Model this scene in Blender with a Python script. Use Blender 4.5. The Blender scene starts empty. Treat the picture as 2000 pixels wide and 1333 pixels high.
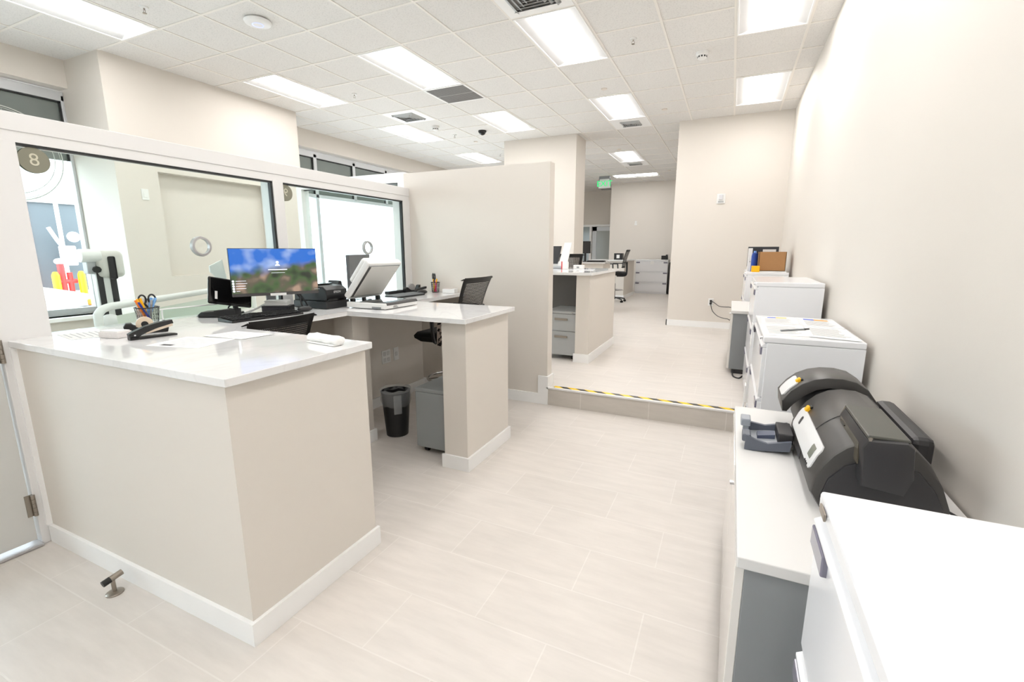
import bpy, bmesh, math, random
from mathutils import Vector, Matrix
random.seed(7)
C = bpy.context.scene.collection
PI = math.pi
FZ = 0.17        # raised floor level
CZ = 3.475       # ceiling level
RX = 0.675       # right wall
GX = -3.02       # teller glass plane

# ------------------------------------------------------------------ materials
def lin(c):
    return tuple((v/255/12.92 if v/255 <= .04045 else ((v/255+.055)/1.055)**2.4) for v in c)
MATS = {}
def mat(name, rgb, rough=.5, metal=0., spec=.5, coat=0., emit=None, estr=0., bump=0., bscale=60., var=0., vscale=3., stretch=(1,1,1)):
    if name in MATS: return MATS[name]
    m = bpy.data.materials.new(name); m.use_nodes = True
    nt = m.node_tree; b = nt.nodes['Principled BSDF']
    col = lin(rgb)
    b.inputs['Base Color'].default_value = (*col, 1)
    b.inputs['Roughness'].default_value = rough
    b.inputs['Metallic'].default_value = metal
    b.inputs['Specular IOR Level'].default_value = spec
    b.inputs['Coat Weight'].default_value = coat
    b.inputs['Coat Roughness'].default_value = .05
    if emit:
        b.inputs['Emission Color'].default_value = (*lin(emit), 1)
        b.inputs['Emission Strength'].default_value = estr
    tc = nt.nodes.new('ShaderNodeTexCoord')
    mp = nt.nodes.new('ShaderNodeMapping'); mp.inputs['Scale'].default_value = stretch
    nt.links.new(tc.outputs['Object'], mp.inputs['Vector'])
    if var > 0:
        n = nt.nodes.new('ShaderNodeTexNoise'); n.inputs['Scale'].default_value = vscale; n.inputs['Detail'].default_value = 5
        r = nt.nodes.new('ShaderNodeMapRange')
        r.inputs['To Min'].default_value = 1-var; r.inputs['To Max'].default_value = 1+var
        nt.links.new(mp.outputs['Vector'], n.inputs['Vector'])
        nt.links.new(n.outputs['Fac'], r.inputs['Value'])
        x = nt.nodes.new('ShaderNodeMix'); x.data_type = 'RGBA'; x.blend_type = 'MULTIPLY'
        x.inputs['Factor'].default_value = 1
        x.inputs['A'].default_value = (*col, 1)
        nt.links.new(r.outputs['Result'], x.inputs['B'])
        nt.links.new(x.outputs['Result'], b.inputs['Base Color'])
    if bump > 0:
        n = nt.nodes.new('ShaderNodeTexNoise'); n.inputs['Scale'].default_value = bscale; n.inputs['Detail'].default_value = 4
        bp = nt.nodes.new('ShaderNodeBump'); bp.inputs['Strength'].default_value = bump; bp.inputs['Distance'].default_value = .004
        nt.links.new(mp.outputs['Vector'], n.inputs['Vector'])
        nt.links.new(n.outputs['Fac'], bp.inputs['Height'])
        nt.links.new(bp.outputs['Normal'], b.inputs['Normal'])
    MATS[name] = m
    return m

def tile_material(name, base, grout, ox, oy, wall=False, vs=1.0):
    m = bpy.data.materials.new(name); m.use_nodes = True
    nt = m.node_tree; b = nt.nodes['Principled BSDF']; L = nt.links.new
    tc = nt.nodes.new('ShaderNodeTexCoord')
    mp = nt.nodes.new('ShaderNodeMapping'); mp.inputs['Location'].default_value = (ox, oy, 0)
    if wall: mp.inputs['Rotation'].default_value = (PI/2, 0, 0)
    L(tc.outputs['Object'], mp.inputs['Vector'])
    br = nt.nodes.new('ShaderNodeTexBrick')
    br.inputs['Scale'].default_value = 1
    br.inputs['Brick Width'].default_value = .6096; br.inputs['Row Height'].default_value = .3048
    br.inputs['Mortar Size'].default_value = .0032; br.inputs['Mortar Smooth'].default_value = .3
    br.inputs['Bias'].default_value = 0
    c = lin(base); br.inputs['Color1'].default_value = (c[0]*1.01, c[1]*1.01, c[2]*1.01, 1)
    br.inputs['Color2'].default_value = (c[0]*.98, c[1]*.978, c[2]*.973, 1)
    br.inputs['Mortar'].default_value = (*lin(grout), 1)
    L(mp.outputs['Vector'], br.inputs['Vector'])
    m2 = nt.nodes.new('ShaderNodeMapping'); m2.inputs['Scale'].default_value = (1.6, 9, 9)
    m2.inputs['Rotation'].default_value = (0, 0, .25)
    L(tc.outputs['Object'], m2.inputs['Vector'])
    n = nt.nodes.new('ShaderNodeTexNoise'); n.inputs['Scale'].default_value = 2.2*vs; n.inputs['Detail'].default_value = 8; n.inputs['Roughness'].default_value = .62
    L(m2.outputs['Vector'], n.inputs['Vector'])
    r = nt.nodes.new('ShaderNodeMapRange'); r.inputs['From Min'].default_value = .3; r.inputs['From Max'].default_value = .7
    r.inputs['To Min'].default_value = .93; r.inputs['To Max'].default_value = 1.04
    L(n.outputs['Fac'], r.inputs['Value'])
    x = nt.nodes.new('ShaderNodeMix'); x.data_type = 'RGBA'; x.blend_type = 'MULTIPLY'; x.inputs['Factor'].default_value = 1
    L(br.outputs['Color'], x.inputs['A']); L(r.outputs['Result'], x.inputs['B'])
    L(x.outputs['Result'], b.inputs['Base Color'])
    b.inputs['Roughness'].default_value = .42
    b.inputs['Specular IOR Level'].default_value = .35
    bp = nt.nodes.new('ShaderNodeBump'); bp.inputs['Strength'].default_value = .25; bp.inputs['Distance'].default_value = .002
    bp.invert = True
    L(br.outputs['Fac'], bp.inputs['Height']); L(bp.outputs['Normal'], b.inputs['Normal'])
    return m

def ceiling_material():
    m = bpy.data.materials.new('acoustic_tile'); m.use_nodes = True
    nt = m.node_tree; b = nt.nodes['Principled BSDF']; L = nt.links.new
    tc = nt.nodes.new('ShaderNodeTexCoord')
    n = nt.nodes.new('ShaderNodeTexNoise'); n.inputs['Scale'].default_value = 85; n.inputs['Detail'].default_value = 3
    L(tc.outputs['Object'], n.inputs['Vector'])
    cr = nt.nodes.new('ShaderNodeMapRange'); cr.inputs['From Min'].default_value = .36; cr.inputs['From Max'].default_value = .47
    cr.inputs['To Min'].default_value = .89; cr.inputs['To Max'].default_value = 1
    L(n.outputs['Fac'], cr.inputs['Value'])
    x = nt.nodes.new('ShaderNodeMix'); x.data_type = 'RGBA'; x.blend_type = 'MULTIPLY'; x.inputs['Factor'].default_value = 1
    x.inputs['A'].default_value = (*lin((222, 220, 217)), 1)
    L(cr.outputs['Result'], x.inputs['B']); L(x.outputs['Result'], b.inputs['Base Color'])
    bp = nt.nodes.new('ShaderNodeBump'); bp.inputs['Strength'].default_value = .35; bp.inputs['Distance'].default_value = .004
    L(n.outputs['Fac'], bp.inputs['Height']); L(bp.outputs['Normal'], b.inputs['Normal'])
    b.inputs['Roughness'].default_value = .95; b.inputs['Specular IOR Level'].default_value = .1
    return m

def glass_material(name, tint, refl=.06, blend=.25):
    m = bpy.data.materials.new(name); m.use_nodes = True
    nt = m.node_tree; nt.nodes.clear(); L = nt.links.new
    o = nt.nodes.new('ShaderNodeOutputMaterial')
    t = nt.nodes.new('ShaderNodeBsdfTransparent'); t.inputs['Color'].default_value = (*tint, 1)
    g = nt.nodes.new('ShaderNodeBsdfGlossy'); g.inputs['Roughness'].default_value = .01; g.inputs['Color'].default_value = (1, 1, 1, 1)
    lw = nt.nodes.new('ShaderNodeLayerWeight'); lw.inputs['Blend'].default_value = blend
    mx = nt.nodes.new('ShaderNodeMixShader')
    mr = nt.nodes.new('ShaderNodeMath'); mr.operation = 'MULTIPLY'; mr.inputs[1].default_value = refl/.06*.6
    L(lw.outputs['Fresnel'], mr.inputs[0])
    L(mr.outputs[0], mx.inputs['Fac']); L(t.outputs[0], mx.inputs[1]); L(g.outputs[0], mx.inputs[2])
    L(mx.outputs[0], o.inputs['Surface'])
    MATS[name] = m
    return m

def sheer_material(name, rgb, alpha):
    m = mat(name, rgb, .5)
    m.node_tree.nodes['Principled BSDF'].inputs['Alpha'].default_value = alpha
    return m

def stripe_material(name):
    m = bpy.data.materials.new(name); m.use_nodes = True
    nt = m.node_tree; b = nt.nodes['Principled BSDF']; L = nt.links.new
    tc = nt.nodes.new('ShaderNodeTexCoord'); sp = nt.nodes.new('ShaderNodeSeparateXYZ'); L(tc.outputs['Object'], sp.inputs[0])
    a = nt.nodes.new('ShaderNodeMath'); a.operation = 'MULTIPLY_ADD'; a.inputs[1].default_value = 1.25
    L(sp.outputs['Y'], a.inputs[0]); L(sp.outputs['X'], a.inputs[2])
    d = nt.nodes.new('ShaderNodeMath'); d.operation = 'DIVIDE'; d.inputs[1].default_value = .163; L(a.outputs[0], d.inputs[0])
    f = nt.nodes.new('ShaderNodeMath'); f.operation = 'FRACT'; L(d.outputs[0], f.inputs[0])
    g = nt.nodes.new('ShaderNodeMath'); g.operation = 'GREATER_THAN'; g.inputs[1].default_value = .5; L(f.outputs[0], g.inputs[0])
    x = nt.nodes.new('ShaderNodeMix'); x.data_type = 'RGBA'
    x.inputs['A'].default_value = (*lin((245, 205, 20)), 1); x.inputs['B'].default_value = (*lin((40, 38, 36)), 1)
    L(g.outputs[0], x.inputs['Factor']); L(x.outputs['Result'], b.inputs['Base Color']); b.inputs['Roughness'].default_value = .35
    return m

def quartz_material():
    m = mat('quartz', (226, 226, 226), .05, spec=.6)
    nt = m.node_tree; b = nt.nodes['Principled BSDF']; L = nt.links.new
    tc = nt.nodes.new('ShaderNodeTexCoord')
    n = nt.nodes.new('ShaderNodeTexNoise'); n.inputs['Scale'].default_value = 2.1; n.inputs['Detail'].default_value = 9; n.inputs['Distortion'].default_value = 1.4
    L(tc.outputs['Object'], n.inputs['Vector'])
    r = nt.nodes.new('ShaderNodeValToRGB'); e = r.color_ramp.elements
    base = lin((226, 226, 226)); vein = lin((220, 220, 220))
    e[0].position = .47; e[0].color = (*base, 1); e[1].position = .53; e[1].color = (*base, 1)
    k = r.color_ramp.elements.new(.5); k.color = (*vein, 1)
    L(n.outputs['Fac'], r.inputs['Fac']); L(r.outputs['Color'], b.inputs['Base Color'])
    return m

def screen_material():
    m = bpy.data.materials.new('desktop_picture'); m.use_nodes = True
    nt = m.node_tree; b = nt.nodes['Principled BSDF']; L = nt.links.new
    tc = nt.nodes.new('ShaderNodeTexCoord'); sp = nt.nodes.new('ShaderNodeSeparateXYZ'); L(tc.outputs['Object'], sp.inputs[0])
    # object space: x along width (-.3...3), z up (0...27)
    n = nt.nodes.new('ShaderNodeTexNoise'); n.inputs['Scale'].default_value = 13; n.inputs['Detail'].default_value = 1
    L(tc.outputs['Object'], n.inputs['Vector'])
    ramp = nt.nodes.new('ShaderNodeValToRGB'); e = ramp.color_ramp.elements
    e[0].position = .3; e[0].color = (*lin((38, 44, 34)), 1); e[1].position = .72; e[1].color = (*lin((165, 138, 118)), 1)
    k = e.new(.44); k.color = (*lin((66, 92, 52)), 1); k = e.new(.56); k.color = (*lin((92, 84, 70)), 1)
    L(n.outputs['Fac'], ramp.inputs['Fac'])
    n3 = nt.nodes.new('ShaderNodeTexNoise'); n3.inputs['Scale'].default_value = 9; n3.inputs['Detail'].default_value = 2
    mp = nt.nodes.new('ShaderNodeMapping'); mp.inputs['Location'].default_value = (3, 0, 7); L(tc.outputs['Object'], mp.inputs[0]); L(mp.outputs[0], n3.inputs['Vector'])
    sky = nt.nodes.new('ShaderNodeValToRGB'); e = sky.color_ramp.elements
    e[0].position = .5; e[0].color = (*lin((30, 105, 200)), 1); e[1].position = .75; e[1].color = (*lin((170, 190, 225)), 1)
    L(n3.outputs['Fac'], sky.inputs['Fac'])
    # horizon rises to the right
    h = nt.nodes.new('ShaderNodeMath'); h.operation = 'MULTIPLY_ADD'; h.inputs[1].default_value = -.16
    L(sp.outputs['X'], h.inputs[0]); L(sp.outputs['Z'], h.inputs[2])
    hn = nt.nodes.new('ShaderNodeMath'); hn.operation = 'MULTIPLY_ADD'; hn.inputs[1].default_value = .12
    L(n.outputs['Fac'], hn.inputs[0]); L(h.outputs[0], hn.inputs[2])
    mr = nt.nodes.new('ShaderNodeMapRange'); mr.inputs['From Min'].default_value = .195; mr.inputs['From Max'].default_value = .25
    L(hn.outputs[0], mr.inputs['Value'])
    x = nt.nodes.new('ShaderNodeMix'); x.data_type = 'RGBA'
    L(mr.outputs['Result'], x.inputs['Factor']); L(ramp.outputs['Color'], x.inputs['A']); L(sky.outputs['Color'], x.inputs['B'])
    b.inputs['Base Color'].default_value = (.01, .01, .01, 1); b.inputs['Roughness'].default_value = .35
    L(x.outputs['Result'], b.inputs['Emission Color']); b.inputs['Emission Strength'].default_value = SCREEN
    return m

SCREEN = .66
LAMP = 10.0
WALL = mat('painted_wall', (215, 209, 201), .6, spec=.25, bump=.05, bscale=220)
WALLB = mat('painted_wall_shade', (214, 207, 197), .6, spec=.25)
TRIM = mat('white_trim', (236, 236, 235), .4)
FLOOR = tile_material('porcelain_tile', (210, 204, 198), (217, 212, 206), 1.73, -.18)
FLOOR2 = tile_material('porcelain_tile_upper', (210, 204, 198), (217, 212, 206), 1.73, -.08)
RISER = tile_material('riser_tile', (196, 190, 182), (214, 209, 202), .851, .25, wall=True)
CEIL = ceiling_material()
GRID = mat('ceiling_grid', (229, 225, 219), .6)
QUARTZ = quartz_material()
FRAME = mat('anodised_frame', (222, 221, 220), .35, spec=.4)
FRAME_D = mat('window_frame', (190, 192, 194), .4, metal=.2)
GASKET = mat('gasket', (18, 20, 22), .5)
GLASS = glass_material('teller_glass', (.93, .965, .95), .07, .12)
WGLASS = glass_material('window_glass', (.95, .98, .985), .05, .1)
SPANDREL = mat('spandrel_glass', (112, 120, 116), .05, spec=.9)
WHITE_L = mat('white_lacquer', (229, 230, 233), .22, spec=.5, coat=.3)
WHITE_P = mat('white_plastic', (228, 228, 226), .4)
PAPER = mat('paper', (228, 228, 227), .8)
INK = mat('grey_print', (138, 138, 140), .8)
GREY_M = mat('grey_metal', (134, 137, 139), .5, var=.02, vscale=40)
GREY_L = mat('light_grey_metal', (165, 167, 167), .45)
BLACK = mat('black_plastic', (22, 22, 23), .42)
BLACK_G = mat('black_gloss', (14, 14, 15), .12)
BLACK_F = mat('black_fabric', (17, 17, 18), .85, bump=.3, bscale=500)
CHAR = mat('charcoal_plastic', (58, 56, 54), .36, spec=.5, bump=.04, bscale=900)
CHAR_D = mat('charcoal_dark', (42, 41, 43), .42)
BLUEGREY = mat('bluegrey_plastic', (92, 97, 108), .4)
NICKEL = mat('brushed_nickel', (160, 152, 142), .32, metal=1)
CHROME = mat('chrome', (190, 190, 192), .15, metal=1)
ALU = mat('aluminium_ring', (178, 176, 176), .35, metal=.25)
YELLOW = mat('yellow_plastic', (250, 188, 10), .4)
CARD = mat('cardboard', (166, 124, 82), .85, var=.05, vscale=30)
DOORP = mat('door_paint', (206, 206, 203), .4)
LENS = mat('lamp_lens', (255, 255, 255), .4, emit=(255, 252, 250), estr=LAMP)
REFL = mat('lamp_reflector', (214, 214, 214), .6, spec=.2)
HAZ = stripe_material('hazard_stripes')
BLUE = mat('blue_bottle', (18, 60, 150), .3)
RED = mat('red_paint', (190, 40, 44), .5)
GREEN_E = mat('exit_green', (30, 190, 110), .5, emit=(20, 200, 110), estr=.7)
PINK = mat('pink_highlighter', (225, 70, 130), .5)
LBLUE = mat('light_blue_plastic', (120, 170, 225), .4)
ORANGE = mat('orange_plastic', (240, 130, 40), .4)
STICKER = mat('sticker_olive', (128, 126, 110), .6)
STICKER_L = mat('sticker_pale', (196, 192, 172), .6)
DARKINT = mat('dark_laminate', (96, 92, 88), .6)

# ------------------------------------------------------------------ mesh helpers
def BM(): return bmesh.new()
def box(bm, x0, x1, y0, y1, z0, z1, bev=0., seg=2, M=None):
    r = bmesh.ops.create_cube(bm, size=1)
    vs = r['verts']
    for v in vs:
        v.co = Vector(((x0+x1)/2 + v.co.x*(x1-x0), (y0+y1)/2 + v.co.y*(y1-y0), (z0+z1)/2 + v.co.z*(z1-z0)))
    if bev > 0:
        es = list({e for v in vs for e in v.link_edges})
        rr = bmesh.ops.bevel(bm, geom=es, offset=bev, segments=seg, affect='EDGES', profile=.5)
        vs = [v for v in rr['verts']]
    if M is not None: bmesh.ops.transform(bm, matrix=M, verts=list(set(vs)))
    return bm
def cyl(bm, p0, p1, r0, r1=None, seg=20, cap=True):
    p0, p1 = Vector(p0), Vector(p1); r1 = r0 if r1 is None else r1
    d = p1-p0; q = d.to_track_quat('Z', 'Y').to_matrix().to_4x4()
    bmesh.ops.create_cone(bm, cap_ends=cap, segments=seg, radius1=r0, radius2=max(r1, 1e-5), depth=d.length, matrix=Matrix.Translation((p0+p1)/2) @ q)
    return bm
def ball(bm, c, r, sx=1, sy=1, sz=1, seg=16):
    bmesh.ops.create_uvsphere(bm, u_segments=seg, v_segments=seg//2+2, radius=r, matrix=Matrix.Translation(c) @ Matrix.Diagonal((sx, sy, sz, 1)))
    return bm
def prism(bm, pts, a0, a1, axis='y', bev=0.):
    """closed polygon extruded along an axis: pts are (x,z) for y, (y,z) for x, (x,y) for z"""
    def P(p, a):
        return {'y': (p[0], a, p[1]), 'x': (a, p[0], p[1]), 'z': (p[0], p[1], a)}[axis]
    A = [bm.verts.new(P(p, a0)) for p in pts]; B = [bm.verts.new(P(p, a1)) for p in pts]
    n = len(pts); fs = [bm.faces.new(A), bm.faces.new(B[::-1])]
    for i in range(n):
        fs.append(bm.faces.new([A[i], B[i], B[(i+1) % n], A[(i+1) % n]]))
    if bev:
        es = list({e for f in fs[:2] for e in f.edges})
        bmesh.ops.bevel(bm, geom=es, offset=bev, segments=2, affect='EDGES', profile=.5)
    return bm
def tube(bm, pts, r, seg=8, smooth=3, closed=False):
    P = [Vector(p) for p in pts]
    if smooth:
        Q = []
        n = len(P)
        rng = range(n if closed else n-1)
        for i in rng:
            p0 = P[(i-1) % n] if (closed or i > 0) else P[0]*2-P[1]
            p1, p2 = P[i], P[(i+1) % n]
            p3 = P[(i+2) % n] if (closed or i+2 < n) else P[-1]*2-P[-2]
            for k in range(smooth):
                t = k/smooth
                Q.append(.5*((2*p1)+(p2-p0)*t+(2*p0-5*p1+4*p2-p3)*t*t+(3*p1-p0-3*p2+p3)*t**3))
        if not closed: Q.append(P[-1])
        P = Q
    n = len(P); rings = []; up = Vector((0, 0, 1)); prevx = None
    for i, p in enumerate(P):
        a = P[(i-1) % n] if (closed or i > 0) else p; b = P[(i+1) % n] if (closed or i < n-1) else p
        d = (b-a).normalized()
        if prevx is None:
            x = d.cross(up if abs(d.z) < .95 else Vector((1, 0, 0))).normalized()
        else:
            x = (prevx - d*prevx.dot(d)).normalized()
        prevx = x; y = d.cross(x)
        rings.append([bm.verts.new(p + r*(math.cos(2*PI*k/seg)*x + math.sin(2*PI*k/seg)*y)) for k in range(seg)])
    m = n if closed else n-1
    for i in range(m):
        A, B = rings[i], rings[(i+1) % n]
        for k in range(seg): bm.faces.new([A[k], A[(k+1) % seg], B[(k+1) % seg], B[k]])
    if not closed:
        bm.faces.new(rings[0][::-1]); bm.faces.new(rings[-1])
    return bm
def lathe(bm, prof, c=(0, 0, 0), seg=24, caps=True):
    rings = []
    for r, z in prof:
        rings.append([bm.verts.new((c[0]+r*math.cos(2*PI*k/seg), c[1]+r*math.sin(2*PI*k/seg), c[2]+z)) for k in range(seg)])
    for A, B in zip(rings, rings[1:]):
        for k in range(seg): bm.faces.new([A[k], A[(k+1) % seg], B[(k+1) % seg], B[k]])
    if caps:
        if prof[0][0] > 1e-4: bm.faces.new(rings[0][::-1])
        if prof[-1][0] > 1e-4: bm.faces.new(rings[-1])
    return bm
def rrect(w, h, r, n=5, cx=0, cy=0):
    out = []
    for sx, sy, a in ((1, 1, 0), (-1, 1, 90), (-1, -1, 180), (1, -1, 270)):
        for k in range(n+1):
            t = math.radians(a+90*k/n)
            out.append((cx+sx*(w/2-r)+r*math.cos(t), cy+sy*(h/2-r)+r*math.sin(t)))
    return out
def ring(bm, c, axis, R, r, seg=32):
    pts = []
    for k in range(seg):
        t = 2*PI*k/seg; u, v = R*math.cos(t), R*math.sin(t)
        pts.append(Vector(c)+Vector({'x': (0, u, v), 'y': (u, 0, v), 'z': (u, v, 0)}[axis]))
    return tube(bm, pts, r, 8, 0, True)
def text_bm(body, size, M, mirror=False, depth=.0008):
    cu = bpy.data.curves.new('tmp_text', 'FONT'); cu.body = body; cu.size = size; cu.extrude = depth
    cu.align_x = 'CENTER'; cu.align_y = 'CENTER'
    o = bpy.data.objects.new('tmp_text', cu); C.objects.link(o)
    dg = bpy.context.evaluated_depsgraph_get(); dg.update()
    me = bpy.data.meshes.new_from_object(o.evaluated_get(dg))
    bm = bmesh.new(); bm.from_mesh(me)
    if mirror: bmesh.ops.transform(bm, matrix=Matrix.Diagonal((-1, 1, 1, 1)), verts=bm.verts[:])
    bmesh.ops.transform(bm, matrix=M, verts=bm.verts[:])
    bpy.data.objects.remove(o); bpy.data.curves.remove(cu); bpy.data.meshes.remove(me)
    return bm
def facing(c, normal, up=(0, 0, 1)):
    z = Vector(normal).normalized(); y = Vector(up); y = (y - z*y.dot(z)).normalized(); x = y.cross(z)
    M = Matrix((x, y, z)).transposed().to_4x4(); M.translation = Vector(c)
    return M

# ------------------------------------------------------------------ object helpers
def obj(name, bm, m, parent=None, smooth=False, loc=None):
    bmesh.ops.recalc_face_normals(bm, faces=bm.faces[:])
    me = bpy.data.meshes.new(name); bm.to_mesh(me); bm.free()
    if smooth:
        for p in me.polygons: p.use_smooth = True
        try: me.set_sharp_from_angle(angle=math.radians(smooth if smooth is not True else 35))
        except Exception: pass
    me.materials.append(m)
    o = bpy.data.objects.new(name, me); C.objects.link(o)
    if parent is not None: o.parent = parent
    if loc is not None: o.location = loc
    return o
def tag(o, label, cat, group=None, kind=None):
    o['label'] = label; o['category'] = cat
    if group: o['group'] = group
    if kind: o['kind'] = kind
    return o
def thing(name, label, cat, loc=(0, 0, 0), rz=0, group=None):
    o = bpy.data.objects.new(name, None); C.objects.link(o); o.empty_display_size = .05
    o.location = loc; o.rotation_euler = (0, 0, rz)
    return tag(o, label, cat, group)
def struct(name, bm, m, label, cat, smooth=False):
    o = obj(name, bm, m, None, smooth)
    return tag(o, label, cat, None, 'structure')
def plab(o, s): o['label'] = s; return o
def dup(root, loc, rz, label, group=None):
    r = root.copy(); C.objects.link(r); r.location = loc; r.rotation_euler = (0, 0, rz); r['label'] = label
    if group: r['group'] = group
    for ch in list(root.children):
        c = ch.copy(); C.objects.link(c); c.parent = r
        for g in list(ch.children):
            d = g.copy(); C.objects.link(d); d.parent = c
    return r
def B(*a, **k): return box(BM(), *a, **k)

# ================================================================== ROOM SHELL
bm = B(-7.2, .9, -6.5, 3.985, -.12, 0); box(bm, -7.2, -3.15, 3.985, 17, -.12, 0)
struct('floor', bm, FLOOR, 'pale beige porcelain tile floor at the lower level', 'floor')
struct('floor_upper', B(-3.15, .9, 3.99, 17, -.05, FZ), FLOOR2, 'raised pale beige tile floor beyond the step', 'floor')
bm = B(-1.56, .75, 3.972, 3.99, 0, FZ-.012)
struct('trim_1', bm, RISER, 'greyish tile riser of the single step', 'step riser')
bm = B(-1.49, .75, 3.965, 3.995, FZ-.012, FZ+.002)
struct('trim_2', bm, FRAME, 'thin metal nosing along the step edge', 'step edge')

struct('wall_right', B(RX, RX+.15, -6.5, 8.5, -.05, CZ+.1), WALL, 'long plain off-white wall along the right side', 'wall')
struct('wall_far', B(-.935, RX+.02, 8.378, 15.2, 0, CZ+.1), WALL, 'beige wall with strobe and power outlet at the end of the row of cabinets', 'wall')
bm = B(-3.57, -.9, 15.0, 16.9, 0, CZ+.1)
struct('wall_back', bm, WALL, 'greyish beige wall furthest down the corridor behind the white file cabinet', 'wall')
bm = B(-7.2, -3.5, 16.6, 16.8, 0, CZ+.1)
struct('wall_back_left', bm, WALL, 'shaded wall around the glazed door at the far back', 'wall')
struct('column', B(-4.1, -2.67, 8.45, 9.03, 0, CZ+.05), WALL, 'tall square column standing behind the partition wall', 'column')
struct('wall_rear', B(-7.2, .9, -6.65, -6.5, -.1, CZ+.1), WALL, 'plain wall behind the viewpoint', 'wall')
# partition between the stations
struct('wall_partition', B(-3.06, -1.49, 3.985, 4.10, 0, 2.2), WALL, 'off-white partition wall lower than the ceiling behind the second teller station', 'wall')
bm = B(-2.9, -1.555, 3.97, 3.985, 0, .10); box(bm, -1.575, -1.475, 3.965, 3.985, 0, FZ+.105)
box(bm, -1.49, -1.472, 3.985, 4.115, FZ, FZ+.105)
struct('baseboard_partition', bm, TRIM, 'white baseboard stepping up at the end of the partition wall', 'baseboard')
bm = B(-.95, RX, 8.362, 8.378, FZ, FZ+.10); box(bm, -.951, -.935, 8.362, 15, FZ, FZ+.1)
struct('baseboard_far', bm, TRIM, 'white baseboard along the beige far wall', 'baseboard')
bm = B(RX-.014, RX, -6.5, 3.97, 0, .1); box(bm, RX-.014, RX, 4.0, 8.36, FZ, FZ+.1)
struct('baseboard_right', bm, TRIM, 'white baseboard behind the cabinets of the right wall', 'baseboard')
bm = B(-4.115, -2.655, 8.434, 8.45, FZ, FZ+.1); box(bm, -2.67, -2.655, 8.45, 9.04, FZ, FZ+.1)
struct('baseboard_column', bm, TRIM, 'white baseboard round the foot of the tall column', 'baseboard')

# exterior wall with two window bays and the deep pillar
bm = B(-7.05, -6.78, -6.5, 2.97, 3.19, CZ+.05); box(bm, -7.05, -6.78, 5.42, 16.7, 3.19, CZ+.05)
box(bm, -7.05, -6.78, -6.5, 2.97, 0, .70); box(bm, -7.05, -6.78, -6.5, -6.2, .7, 3.19); box(bm, -7.05, -6.78, 10.5, 16.7, 0, 3.19)
struct('wall_left', bm, WALL, 'street side wall above and below the windows', 'wall')
bm = BM()   # pillar with a shallow alcove
y0, y1, a0, a1, z0, z1 = 2.97, 5.42, 3.39, 4.78, 1.135, 2.335
box(bm, -7.05, -6.22, y0, y1, 0, CZ+.05)
box(bm, -6.22, -6.1, y0, a0, 0, CZ+.05); box(bm, -6.22, -6.1, a1, y1, 0, CZ+.05)
box(bm, -6.22, -6.1, a0, a1, 0, z0); box(bm, -6.22, -6.1, a0, a1, z1, CZ+.05)
struct('wall_pillar', bm, WALL, 'deep beige pillar with a shallow recessed alcove behind the teller glass', 'pillar')

def window_bay(name, y0, y1, zb, zt, ys, zs, label, low=None):
    root = thing(name, label, 'window', (0, 0, 0)); root['kind'] = 'structure'
    f = BM()
    box(f, -7.0, -6.9, y0, y1, zt-.06, zt+.04, .006); box(f, -7.0, -6.9, y0, y1, zb, zb+.08, .006)
    edges = [y0] + list(ys) + [y1]
    for y in edges:
        w = .035 if y not in (y0, y1) else .03
        box(f, -7.0, -6.9, max(y0, y-w), min(y1, y+w), zb if low is None or y in low or y in (y0, y1) else zs-.03, zt, .005)
    if low is not None: box(f, -7.0, -6.9, y0, y1, zs-.06, zs, .005)
    obj('window_frame', f, FRAME_D, root)
    g = BM()
    for a, b in zip(edges, edges[1:]):
        for zl, zh in ((zs, zt-.06),):
            box(g, -6.935, -6.915, a+.03, b-.03, zh-.014, zh); box(g, -6.935, -6.915, b-.047, b-.033, zl, zh)
    obj('gasket', g, GASKET, root)
    for a, b in zip(edges, edges[1:]):
        obj('pane', B(-6.955, -6.943, a+.02, b-.02, zs, zt-.05), SPANDREL, root)['label'] = 'dark grey-green upper pane'
    lows = [y0] + list(ys if low is None else low) + [y1]
    for a, b in zip(lows, lows[1:]):
        obj('pane', B(-6.955, -6.943, a+.02, b-.02, zb+.06, zs), WGLASS, root)['label'] = 'clear lower pane'
    return root
w3 = window_bay('added_window', -6.2, .05, .70, 3.13, (-4.95, -3.7, -2.45, -1.2), 2.9, 'added unseen street windows left of the viewpoint, giving cool daylight')  # unseen bay added to bring cool daylight into the near area
w1 = window_bay('window_1', .2, 2.97, .70, 3.13, (1.25,), 2.44, 'street window left of the pillar with a round seal on the glass')
w2 = window_bay('window_2', 5.42, 10.5, .10, 3.13, (6.47, 7.43, 8.38, 9.33), 2.44, 'street windows between the pillar and the back of the room', low=(6.47,))
bm = B(-6.95, -6.70, .2, 2.97, .66, .70)
struct('trim_3', bm, TRIM, 'white sill below the left street window', 'window sill')
struct('wall_left_return', B(-7.05, -6.78, .05, .2, .7, 3.19), WALL, 'wall left of the first street window', 'wall')
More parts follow.
